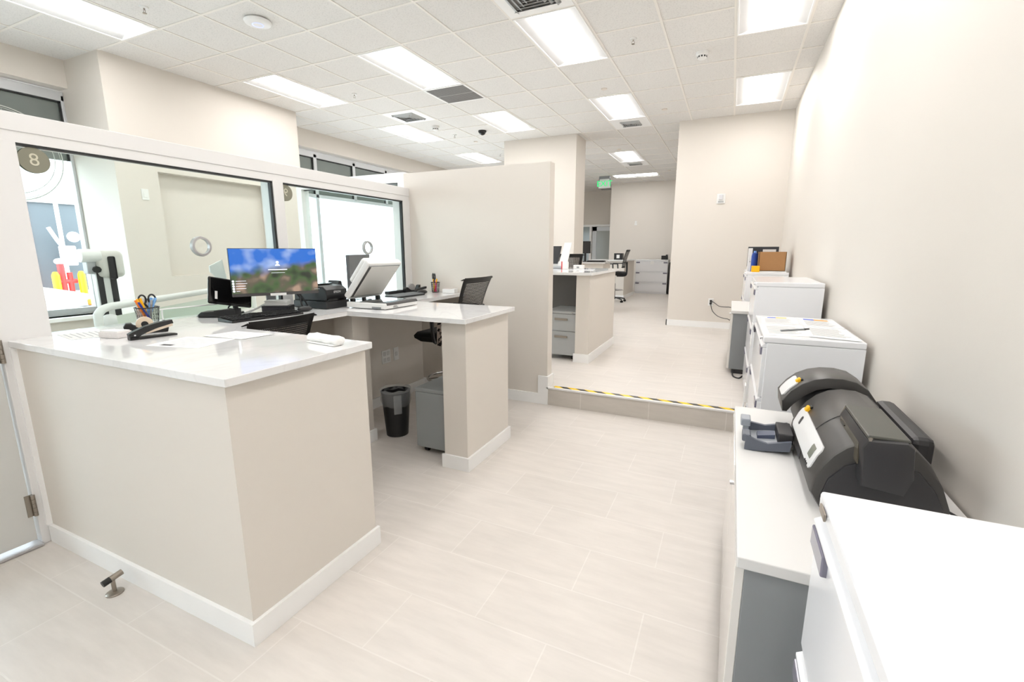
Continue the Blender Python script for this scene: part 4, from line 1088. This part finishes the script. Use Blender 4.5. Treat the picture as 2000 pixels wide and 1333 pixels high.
def lateral(label, loc, rz, w, d, hh, nd, group='white lateral file cabinets'):
    """front faces local -y; w along x"""
    t = thing('file_cabinet', label, 'file cabinet', loc, rz, group)
    obj('body', B(-w/2, w/2, -d/2+.02, d/2, .0, hh-.035, .003), WHITE_L, t)
    obj('top', B(-w/2-.001, w/2+.001, -d/2, d/2, hh-.034, hh, .006), WHITE_L, t)
    dh = (hh-.035-.05)/nd
    for k in range(nd):
        z0 = .05+k*dh
        dr = obj('drawer', B(-w/2+.004, w/2-.004, -d/2+.001, -d/2+.022, z0, z0+dh-.028, .003), WHITE_L, t)
        bm = prism(BM(), [(-d/2+.02, z0+dh-.026), (-d/2-.006, z0+dh-.026), (-d/2-.006, z0+dh-.02), (-d/2+.012, z0+dh-.008), (-d/2+.02, z0+dh-.008)], -w/2+.01, w/2-.01, 'x')
        obj('handle_rail', bm, WHITE_L, dr)
        for sx in (-1, 1): obj('handle_cap', B(sx*(w/2-.07)-.055, sx*(w/2-.07)+.055, -d/2-.009, -d/2+.004, z0+dh-.068, z0+dh-.029, .003), mat('violet_clear', (120, 118, 134), .15, spec=.7), dr)
    obj('lock', cyl(BM(), (w/2-.06, -d/2-.012, hh-.017), (w/2-.06, -d/2+.004, hh-.017), .009), CHROME, t, True)
    return t
lateral('white three drawer file cabinet against the far back wall', (-2.14, 14.62, FZ), 0, .93, .46, 1.005, 3)
lateral('tall dark slice of a cabinet at the far right edge of the corridor', (-1.36, 14.6, FZ), 0, .55, .5, .93, 1)
dk = [o for o in bpy.data.objects if o.type == 'EMPTY' and o.name.startswith('file_cabinet')][-1]
for ch in dk.children_recursive:
    ch.data.materials[0] = CHAR_D
del dk['group']; dk['label'] = 'dark grey cabinet squeezed between the white back cabinet and the beige wall'
t = thing('desk_phone', 'black desk phone on the white cabinet at the far back', 'phone', (-1.8, 14.6, FZ+1.005))
obj('body', prism(BM(), [(-.09, .001), (.09, .001), (.09, .03), (-.03, .12), (-.09, .12)], -.09, .09, 'x', .005), BLACK, t)
obj('handset', B(.03, .08, -.1, .1, .1, .15, .015), BLACK, t)
tag(obj('key_tag', B(-.05, .05, -.004, .0, -.08, .02), PAPER, None, False, (-2.12, 14.383, 1.12)), 'paper tag hanging on the top drawer of the far white cabinet', 'tag')
# right-wall cabinets  (front faces -X => local -y = world -x : rz=-90deg)
R9 = -PI/2
cab_near = lateral('white file cabinet nearest the camera at the lower right corner', (.42, .535, 0), R9, .91, .46, .99, 3)
cab_paper = lateral('white file cabinet covered with printed sheets behind the card printer', (.415, 3.235, 0), R9, .91, .455, .99, 3)
cab_mid = lateral('white file cabinet with an empty glossy top, between the sheet-covered cabinet and the box cabinet', (.415, 4.55, FZ), R9, .91, .455, 1.03, 3)
cab_box = lateral('white file cabinet carrying the cardboard box and blue bottle', (.405, 6.93, FZ), R9, .91, .46, 1.01, 3)
tag(obj('badge_plate', B(-.002, .002, -.022, .022, -.007, .007, .001), NICKEL, None, False, (.187, .935, .973)), 'small bronze badge on the top edge of the near white cabinet', 'badge')

sheet('notice_sheet', 'printed sheet with a blue and yellow header at the aisle side of the sheet-covered cabinet', [(.215, 3.62), (.43, 3.66), (.41, 3.34), (.205, 3.30)], .99, rows(8, .3, .95, th=.3), blocks=((.18, .42, .06, .2, mat('print_blue', (86, 104, 196), .7)), (.42, .72, .06, .2, mat('print_gold', (245, 185, 60), .7))))
sheet('notice_sheet', 'printed sheet with a blue and orange header near the wall on the sheet-covered cabinet', [(.44, 3.65), (.635, 3.60), (.63, 3.25), (.43, 3.28)], .99, rows(8, .3, .95, th=.3), blocks=((.12, .42, .06, .22, mat('print_blue', (86, 104, 196), .7)), (.42, .8, .06, .22, mat('print_orange', (240, 150, 60), .7))))
sheet('notice_sheet', 'printed list under the pen on the sheet-covered cabinet', [(.20, 3.24), (.415, 3.27), (.42, 2.87), (.20, 2.83)], .99, rows(9, .15, .9, th=.3))
sheet('notice_sheet', 'curled printed list at the near wall corner of the sheet-covered cabinet', [(.425, 3.25), (.63, 3.20), (.622, 2.80), (.405, 2.86)], .992, rows(9, .12, .9, th=.3))
stick('pen', 'grey pen lying on the printed list on the white cabinet', 'pen', (.285, 2.99, .996), (.435, 3.115, .996), .005, GREY_M, CHAR_D, None)
t = thing('reflection_strip', 'white strips standing in for paper reflections on the front of the sheet-covered cabinet', 'paper strip', (.176, 3.55, .9))  # white strips put in as the reflection of papers on the glossy drawers
bm = B(-.012, -.008, -.05, .05, -.1, .05); obj('strip', bm, PAPER, t)
bm = B(-.016, -.009, .02, .09, -.62, -.42, M=Matrix.Rotation(.12, 4, 'X')); obj('strip', bm, PAPER, t)

# objects on the far white cabinet
TZ = FZ+1.01
t = thing('cardboard_box', 'open brown cardboard box holding papers on the far white cabinet', 'cardboard box', (.455, 6.72, TZ))
bm = B(-.15, .145, -.14, .14, .012, .018)
for a in ((-.15, -.144, -.14, .14), (.139, .145, -.14, .14), (-.15, .145, -.14, -.134), (-.15, .145, .134, .14)): box(bm, *a, .012, .245)
obj('box', bm, CARD, t)
tag(obj('paper_folder', B(-.07, .07, -.05, .05, .02, .275), PAPER, None, False, (.42, 6.75, TZ)), 'white papers sticking out of the cardboard box', 'papers')
sheet('envelope', 'flat brown and white envelopes under the cardboard box', [(.31, 6.75), (.61, 6.75), (.61, 6.52), (.31, 6.52)], TZ, (), 'envelope', .011)
t = thing('water_bottle', 'tall blue bottle on the far white cabinet left of the cardboard box', 'bottle', (.265, 6.80, TZ))
obj('body', lathe(BM(), [(0, .001), (.036, .001), (.037, .19), (.03, .225), (.014, .235), (0, .235)], seg=20), BLUE, t, 40)
obj('cap', lathe(BM(), [(.016, .232), (.016, .255), (0, .255)], seg=16), mat('bottle_cap', (120, 160, 220), .3), t, 40)
tag(obj('sticky_note_block', B(-.045, .045, -.03, .03, .001, .075, .003), YELLOW, None, False, (.275, 6.53, TZ)), 'yellow block in front of the blue bottle on the far white cabinet', 'notes')
t = thing('computer_monitor', 'dark monitor standing behind the cardboard box near the far wall', 'monitor', (.36, 7.1, TZ), 0)
obj('casing', B(-.17, .19, -.015, .015, .05, .31, .004), mat('monitor_dark', (50, 52, 58), .4), t)
obj('stand_neck', B(-.02, .02, .015, .04, .005, .2), BLACK, t); obj('stand_foot', B(-.1, .1, -.06, .08, .001, .012), BLACK, t)
t = thing('binder', 'white ring binder standing left of the blue bottle', 'binder', (.215, 6.93, TZ), 0)
obj('cover', B(-.022, .022, -.11, .11, .001, .29, .004), WHITE_P, t)
obj('spine_ring', cyl(BM(), (0, -.1115, .12), (0, -.109, .12), .008), CHROME, t)

# ------------------------------------------------------------------ grey credenzas
def credenza(label, loc, w, d, hh, group='grey credenzas'):
    """local: x depth (front -x), y width"""
    t = thing('credenza', label, 'credenza', loc, 0, group)
    obj('body', B(.02, d, -w/2, w/2, .05, hh-.032, .002), GREY_M, t)
    obj('plinth', B(.05, d, -w/2+.02, w/2-.02, .0, .05), CHAR_D, t)
    obj('top', B(0, d+.015, -w/2-.012, w/2+.012, hh-.031, hh, .003), mat('white_laminate', (214, 213, 211), .42), t)
    for s in (-1, 1):
        dr = obj('door', B(-.002, .02, s*w/4-w/4+.003, s*w/4+w/4-.003, .055, hh-.036, .002), mat('door_white', (222, 218, 213), .12, coat=.6), t)
        if s < 0: obj('lock', cyl(BM(), (-.012, -.03, hh-.09), (.0, -.03, hh-.09), .008), CHROME, dr, True)
    return t
credenza('grey sided credenza with a white top under the black card printer', (.072, 1.797, 0), 1.235, .58, .695)
credenza('grey sided credenza on the raised floor before the far white cabinet', (.04, 5.78, FZ), 1.03, .6, .665)

# card printer
t = thing('card_printer', 'large charcoal card printer with white control panels and yellow latches', 'card printer', (.42, 1.9, .695))
o3 = (.42, 1.9, .695)
def arc_profile(front, top, back, base, n=8):
    return None
prof = [(.292, .699), (.262, .745), (.268, .79), (.284, .832), (.306, .868), (.335, .898), (.37, .920), (.41, .930), (.455, .929), (.492, .915), (.525, .88), (.553, .825), (.575, .765), (.592, .699)]
def prism2(pts, y0, y1, bev=0): return prism(BM(), pts, y0, y1, 'y', bev)
obj('body', rel(prism2(prof, 1.50, 2.05, .012), o3), CHAR, t, 30)
obj('side_cover', rel(prism2([(.30, .702), (.285, .74), (.30, .80), (.335, .845), (.37, .865), (.43, .875), (.50, .86), (.54, .81), (.562, .76), (.575, .702)], 1.492, 1.502, .004), o3), CHAR_D, t, 30)
inner = [(.31, .699), (.29, .75), (.295, .80), (.32, .855), (.36, .892), (.41, .905), (.46, .902), (.50, .88), (.545, .81), (.57, .699)]
obj('core', rel(prism2(inner, 2.03, 2.30), o3), BLACK, t, 30)
hood_o = [(.238, .792), (.233, .838), (.262, .880), (.295, .914), (.335, .936), (.38, .948), (.43, .950), (.475, .941), (.515, .915), (.55, .865), (.578, .80), (.60, .702)]
hood_i = [(.56, .702), (.54, .80), (.515, .85), (.48, .895), (.44, .912), (.39, .912), (.345, .898), (.305, .868), (.272, .83), (.255, .792)]
hood = obj('feeder_hood', rel(prism2(hood_o+hood_i, 2.12, 2.32, .004), o3), CHAR, t, 30)
def on_curve(P_, s):
    L_ = [0]
    for a, b_ in zip(P_, P_[1:]): L_.append(L_[-1]+math.dist(a, b_))
    for k in range(len(P_)-1):
        if L_[k+1] >= s:
            u = (s-L_[k])/(L_[k+1]-L_[k]); a, b_ = P_[k], P_[k+1]
            tx, tz = (b_[0]-a[0]), (b_[1]-a[1]); l = math.hypot(tx, tz)
            return (a[0]+tx*u, a[1]+tz*u), (-tz/l, tx/l)
    return P_[-1], (-1, 0)
def curved_patch(P_, s0, s1, y0, y1, off, th, n=8, r=.014):
    """panel wrapped on the profile curve between arc lengths, with chamfered corners"""
    bm = BM(); rows_ = []
    for k in range(n+1):
        s = s0+(s1-s0)*k/n
        (x, z), (nx, nz) = on_curve(P_, s)
        e = max(0, r-min(s-s0, s1-s))
        inset = r-math.sqrt(max(0, r*r-e*e))
        rows_.append([bm.verts.new((x+nx*o_, y, z+nz*o_)) for o_ in (off, off+th) for y in (y0+inset, y1-inset)])
    for A, B_ in zip(rows_, rows_[1:]):
        bm.faces.new([A[2], A[3], B_[3], B_[2]]); bm.faces.new([A[1], A[0], B_[0], B_[1]])
        bm.faces.new([A[0], A[2], B_[2], B_[0]]); bm.faces.new([A[3], A[1], B_[1], B_[3]])
    bm.faces.new([rows_[0][0], rows_[0][1], rows_[0][3], rows_[0][2]]); bm.faces.new([rows_[-1][2], rows_[-1][3], rows_[-1][1], rows_[-1][0]])
    return bm
PANEL = mat('printer_panel', (222, 222, 222), .35)
front = prof[1:8]
cp = obj('control_panel', rel(curved_patch(front, .038, .120, 1.575, 2.0, .0, .004), o3), PANEL, t, 40)
obj('display', rel(curved_patch(front, .06, .098, 1.61, 1.655, .0045, .001, r=.002), o3), mat('lcd', (128, 130, 118), .2), cp)
bm = BM()
for k in range(3):
    (x, z), nn = on_curve(front, .042); c = Vector((x, 1.645-k*.016+.0, z))+Vector((nn[0], 0, nn[1]))*.004
    cyl(bm, c, c+Vector((nn[0], 0, nn[1]))*.002, .004, .004, 10)
obj('button', rel(bm, o3), BLACK, cp)
obj('slot_mark', rel(curved_patch(front, .07, .1, 1.905, 1.925, .0045, .001, r=.004), o3), CHAR_D, cp)
hfront = hood_o[0:7]
obj('hood_panel', rel(curved_patch(hfront, .055, .14, 2.155, 2.275, .0, .005), o3), PANEL, hood, 40)
for (P_, s, y, par) in ((front, .128, 1.945, t), (hfront, .142, 2.175, hood)):
    (x, z), nn = on_curve(P_, s); nv = Vector((nn[0], 0, nn[1])); c = Vector((x, y, z))
    bm = B(-.011, .011, -.012, .012, -.004, .012, .004, M=facing(c, nv, (0, 1, 0))); l = obj('latch', rel(bm, o3), YELLOW, par); plab(l, 'yellow latch')
    bm = B(.006, .016, -.014, .014, -.005, .005, .003, M=facing(c, nv, (0, 1, 0))); obj('latch_recess', rel(bm, o3), BLACK, par)
# input hopper box on the near side
hb = [(.362, .822), (.352, .93), (.362, .952), (.446, .958), (.462, .945), (.470, .86), (.455, .812)]
hp_ = obj('card_hopper', rel(prism2(hb, 1.425, 1.72, .010), o3), CHAR_D, t, 30)
obj('hopper_lid', rel(B(.362, .455, 1.44, 1.72, .952, .962, .004), o3), mat('olive_plastic', (66, 66, 60), .35), hp_)
obj('hopper_window', rel(prism(BM(), [(1.46, .872), (1.70, .872), (1.70, .93), (1.47, .93)], .352, .3555, 'x'), o3), mat('smoke_window', (88, 82, 70), .12), hp_)
bm = BM(); box(bm, .349, .353, 1.56, 1.575, .868, .90); box(bm, .350, .353, 1.51, 1.56, .885, .889); box(bm, .350, .353, 1.64, 1.68, .915, .919); obj('window_slot', rel(bm, o3), BLACK, hp_)
obj('front_rim', rel(prism2([(.356, .925), (.366, .958), (.372, .958), (.362, .925)], 1.43, 1.73), o3), NICKEL, hp_)
# seams
bm = BM()
for y in (1.745,): 
    pts = [Vector((x+.0, y, z+.0005)) for x, z in front]; tube(bm, pts, .0012, 4, 2)
obj('seam', rel(bm, o3), BLACK, t)
bm = BM(); tube(bm, [(.497, 1.74, .912), (.497, 2.05, .912)], .0013, 4, 0); obj('seam', rel(bm, o3), BLACK, t)
bm = B(.56, .625, 1.78, 2.22, .72, .86, .02); obj('rear_cartridge', rel(bm, o3), CHAR_D, t)
tag(obj('power_cable', tube(BM(), [(.56, 1.62, .715), (.60, 1.60, .72), (.635, 1.58, .708), (.65, 1.54, .700)], .004), BLACK, None, True), 'thin black cable behind the charcoal card printer', 'cable')
# output stacker
t = thing('card_stacker', 'blue-grey card output stacker in front of the charcoal card printer', 'card stacker', (.176, 1.97, .695), 0)
bm = prism(BM(), [(-.075, .002), (-.045, .0), (.075, .016), (.078, .055), (.0, .035), (-.04, .045), (-.072, .06)], -.09, -.075, 'y')
obj('side_cheek', bm, BLUEGREY, t)
bm = prism(BM(), [(-.075, .002), (-.045, .0), (.075, .016), (.078, .07), (.0, .05), (-.04, .055), (-.072, .06)], .075, .09, 'y')
obj('side_cheek', bm, BLUEGREY, t)
obj('tray', prism(BM(), [(-.06, .012), (.08, .03), (.08, .04), (-.06, .022)], -.076, .076, 'y'), mat('stacker_grey', (150, 154, 160), .35), t)
bm = B(-.09, -.055, .02, .085, .055, .085, .004); box(bm, -.08, -.06, .03, .07, .0, .06); obj('stop_block', bm, mat('stacker_light', (150, 156, 164), .4), t)
bm = B(-.085, -.055, -.088, -.02, .03, .06, .006); obj('stop_block', bm, BLUEGREY, t)
obj('chute', B(.035, .085, -.07, .07, .035, .075, .004), CHAR_D, t)
bm = prism(BM(), [(-.03, .024), (.03, .032), (.03, .05), (-.03, .038)], -.02, .03, 'y'); obj('card_lifter', bm, mat('lifter', (74, 82, 104), .4), t)

# ------------------------------------------------------------------ wall fittings
t = thing('strobe_alarm', 'white alarm strobe on the beige far wall', 'alarm', (-.23, 8.378, 2.25))
obj('plate', B(-.062, .062, -.02, .002, -.075, .075, .006), WHITE_P, t)
obj('lens', B(-.03, .03, -.045, -.02, -.02, .06, .01), mat('strobe_lens', (206, 206, 210), .15), t)
obj('speaker_slot', B(-.04, .04, -.0215, -.02, -.06, -.035), GREY_L, t)
t = thing('power_outlet', 'white power outlet low on the beige far wall with two cords', 'wall outlet', (-.257, 8.378, .60))
obj('plate', B(-.04, .04, -.006, 0, -.062, .062, .002), WHITE_P, t)
bm = B(-.018, .018, -.03, -.006, .005, .035, .004); box(bm, -.018, .018, -.03, -.006, -.035, -.005, .004); obj('plug', bm, BLACK, t)
tag(obj('extension_cable', tube(BM(), [(-.257, 8.34, .62), (-.20, 8.2, .61), (-.12, 7.8, .60), (-.03, 7.35, .64), (.04, 7.05, .67), (.13, 6.32, .70)], .006), BLACK, None, True), 'upper black cord from the far outlet to the credenza top', 'cord')
tag(obj('extension_cable', tube(BM(), [(-.257, 8.34, .58), (-.22, 8.2, .48), (-.13, 7.7, .46), (-.03, 7.15, .50), (.034, 6.85, .525), (.13, 6.32, .50)], .006), BLACK, None, True), 'lower black cord sagging from the far outlet to the credenza', 'cord')
tag(obj('extension_cable', tube(BM(), [(.12, 5.245, FZ+.04), (.10, 5.21, FZ+.03), (.11, 5.12, FZ+.008), (.16, 5.06, FZ+.008), (.2, 5.1, FZ+.03)], .008), BLACK, None, True), 'short black cord on the floor under the raised credenza', 'cord')
t = thing('wall_sensor', 'tiny beige sensor on the far back wall', 'sensor', (-2.77, 15.0, 2.27))
obj('plate', B(-.04, .04, -.015, 0, -.06, .0, .004), WHITE_P, t); obj('dome', cyl(BM(), (0, -.02, .035), (0, 0, .035), .032), WHITE_P, t, True)
t = thing('light_switch', 'white wall plate on the pillar seen through the teller glass', 'switch', (-6.1, 3.225, 2.066))
obj('plate', B(0, .007, -.037, .037, -.06, .06, .003), WHITE_P, t); obj('rocker', B(.007, .011, -.016, .016, -.033, .033, .002), WHITE_P, t)

tag(obj('hazard_tape', B(-1.43, .60, 3.997, 4.047, FZ+.0006, FZ+.0016), HAZ), 'yellow and black hazard tape along the step edge', 'tape')
t = thing('door_stop', 'brushed metal door stop with a black rubber tip on the floor', 'door stop', (-2.279, .866, 0))
bm = lathe(BM(), [(0, .0005), (.032, .0005), (.032, .004), (.026, .008), (.012, .011), (0, .011)]); obj('flange', bm, NICKEL, t, 40)
bm = cyl(BM(), (0, 0, .008), (0, 0, .07), .008); obj('post', bm, NICKEL, t, True)
obj('arm', cyl(BM(), (.0, .036, .078), (.0, -.008, .070), .0125), NICKEL, t, True)
obj('rubber_tip', cyl(BM(), (.0, -.008, .070), (.0, -.036, .065), .0135), BLACK, t, True)

# ------------------------------------------------------------------ customer side behind the glass
t = thing('photo_camera_stand', 'white camera head on a post with black strips behind the teller glass', 'camera', (-4.05, 1.80, 0))
obj('pedestal', B(-.22, .16, -.16, .16, 0, .84, .02), TRIM, t)
bm = B(-.03, .03, -.06, .06, .88, 1.38, .01); obj('post', bm, WHITE_P, t)
bm = B(.03, .034, -.055, -.02, .88, 1.30); box(bm, .03, .034, .02, .058, .88, 1.30); box(bm, .055, .06, .012, .055, 1.24, 1.40, .01); obj('black_strip', bm, CHAR_D, t)
bm = B(-.07, .055, -.05, .12, 1.25, 1.44, .035, seg=3); obj('head', bm, mat('camera_grey', (208, 206, 200), .4), t, 40)
obj('lens_housing', cyl(BM(), (.02, -.13, 1.405), (.02, -.02, 1.405), .045, .045, 24), WHITE_P, t, True)
obj('lens_base', B(-.03, .03, -.10, .0, 1.28, 1.37, .006), FRAME_D, t)
obj('knob', cyl(BM(), (.035, -.05, 1.31), (.07, -.06, 1.31), .025, .022, 8), BLACK, t)
bm = ball(BM(), (.08, -.04, .93), .075, sz=.9, sy=.9); obj('foot_cover', bm, WHITE_P, t, 60)
t = thing('guard_rail', 'white tubular guard rail with pale infill behind the teller glass', 'rail', (0, 0, 0))
obj('tube', tube(BM(), [(-3.38, 1.44, 0), (-3.38, 1.44, .5), (-3.38, 1.44, 1.0), (-3.39, 1.455, 1.075), (-3.44, 1.53, 1.1), (-3.57, 1.73, 1.1), (-4.2, 2.77, 1.1), (-4.5, 3.25, 1.1)], .023, 12, 4), WHITE_P, t, True)
bm = BM(); vs = [bm.verts.new(p) for p in ((-3.46, 1.57, .02), (-4.5, 3.26, .02), (-4.5, 3.26, 1.04), (-3.46, 1.57, 1.04))]; bm.faces.new(vs); bmesh.ops.solidify(bm, geom=bm.faces[:], thickness=.012)
obj('infill_panel', bm, mat('infill', (218, 220, 210), .3), t)
obj('tube_post', cyl(BM(), (-4.5, 3.25, 0), (-4.5, 3.25, 1.1), .03), WHITE_P, t, True)
tag(obj('camera_cable', tube(BM(), [(-3.62, 1.63, .92), (-3.56, 1.56, .9), (-3.55, 1.52, .8), (-3.56, 1.54, .7)], .006), BLACK, None, True), 'thin dark cable hanging from the camera stand', 'cable')
t = thing('alcove_sign', 'small white angled sign edge left of the landscape monitor', 'sign', (-3.16, 2.02, 0))
obj('plate', prism(BM(), [(-.03, 1.34), (.06, 1.38), (.08, 1.25), (.03, 1.24), (-.03, 1.30)], .0, .012, 'x', .002), TRIM, t)

# outside
struct('ground', B(-40, -7.1, -20, 40, -.2, -.05), mat('street_concrete', (214, 212, 208), .8, var=.05, vscale=1.5), 'sunlit pavement outside the street windows', 'ground')
t = thing('shipping_container', 'dark container with a red edge outside the left window', 'container', (-15, 5.6, -.05))
bm = B(-.8, .8, -.65, 4.0, 0.55, 2.55); obj('side', bm, mat('container_blue', (98, 102, 108), .6), t)
obj('edge_post', B(.8, .84, -.72, -.5, .3, 2.6), mat('red_bright', (215, 60, 60), .5), t)
obj('roof_rim', B(-.8, .86, -.72, 4.0, 2.55, 2.75), mat('rim_grey', (190, 190, 190), .6), t)
bm = B(-.8, .8, -.6, 4, 0.0, .55); obj('skid', bm, TRIM, t)
for lab, y in (('yellow bollard nearest the red container edge', 5.16), ('yellow bollard right of the red pipes', 5.62)):
    tag(obj('bollard', lathe(BM(), [(0, 0), (.07, 0), (.07, .95), (.04, 1.02), (0, 1.03)], seg=16), YELLOW, None, 40, (-13.6, y, -.05)), lab+' outside the window', 'bollard', 'yellow bollards outside')
t = thing('standpipe', 'red fire standpipe between the yellow bollards outside', 'pipe', (-13.7, 5.36, -.05))
bm = cyl(BM(), (0, -.05, 0), (0, -.05, 1.2), .06); cyl(bm, (0, .09, 0), (0, .09, 1.0), .05); cyl(bm, (0, -.15, .8), (0, .2, .8), .05); obj('pipe', bm, mat('red_bright', (215, 60, 60), .5), t, True)
obj('valve_cap', ball(BM(), (0, -.05, 1.25), .1, sz=.7), TRIM, t, True)
t = thing('street_pole', 'white pole with raised arms outside in front of the container', 'pole', (-13.9, 5.5, -.05))
bm = cyl(BM(), (0, 0, 0), (0, 0, 2.6), .04); tube(bm, [(0, .05, 1.55), (0, -.05, 1.65), (0, -.2, 2.0)], .04); box(bm, -.05, .05, -.08, .22, 1.15, 1.6, .03); ball(bm, (0, .22, 1.8), .12); obj('post', bm, TRIM, t, True)
t = thing('parked_car', 'white car front with an orange lamp outside the window', 'car', (-10, 3.4, -.05), 0)
bm = prism(BM(), [(-1.0, .25), (.75, .25), (.85, .5), (.8, .72), (.3, .86), (-.3, .95), (-.7, 1.3), (-1.8, 1.35), (-1.8, .25)], -.85, .85, 'x', .06); 
obj('body', bm, mat('car_white', (238, 238, 240), .25, coat=.5), t, 40)
obj('indicator_lamp', B(.80, .87, .40, .72, .64, .74, .02), mat('amber', (245, 150, 60), .2), t)
for x in (-.8, .8):
    for y in (.35, -1.4): obj('wheel', cyl(BM(), (x-.1, y, .32), (x+.1, y, .32), .32, .32, 24), CHAR_D, t, True)
struct('backdrop_building', B(-30, -29, -20, 40, -.1, 9), mat('far_wall_white', (235, 236, 238), .8), 'pale building across the street', 'building')

# ================================================================== LIGHT, CAMERA
w = bpy.data.worlds.new('sky'); bpy.context.scene.world = w; w.use_nodes = True
bg = w.node_tree.nodes['Background']; bg.inputs['Color'].default_value = (.86, .93, 1, 1); bg.inputs['Strength'].default_value = 4.6
cam = bpy.data.cameras.new('camera'); co = bpy.data.objects.new('camera', cam); C.objects.link(co)
cam.sensor_width = 36; cam.lens = 907.48/2000*36; cam.clip_start = .02; cam.clip_end = 200
co.location = (0, 0, 1.44)
co.rotation_euler = (math.radians(90-11.0205), 0, math.radians(24.9736))
sc = bpy.context.scene; sc.camera = co
sc.view_settings.view_transform = 'Standard'; sc.view_settings.look = 'None'; sc.view_settings.gamma = 1; sc.view_settings.use_curve_mapping = False
sc.view_settings.exposure = .83
sc.cycles.max_bounces = 12; sc.cycles.diffuse_bounces = 6; sc.cycles.transparent_max_bounces = 16
sc.cycles.use_denoising = True
sc.cycles.sample_clamp_indirect = 8
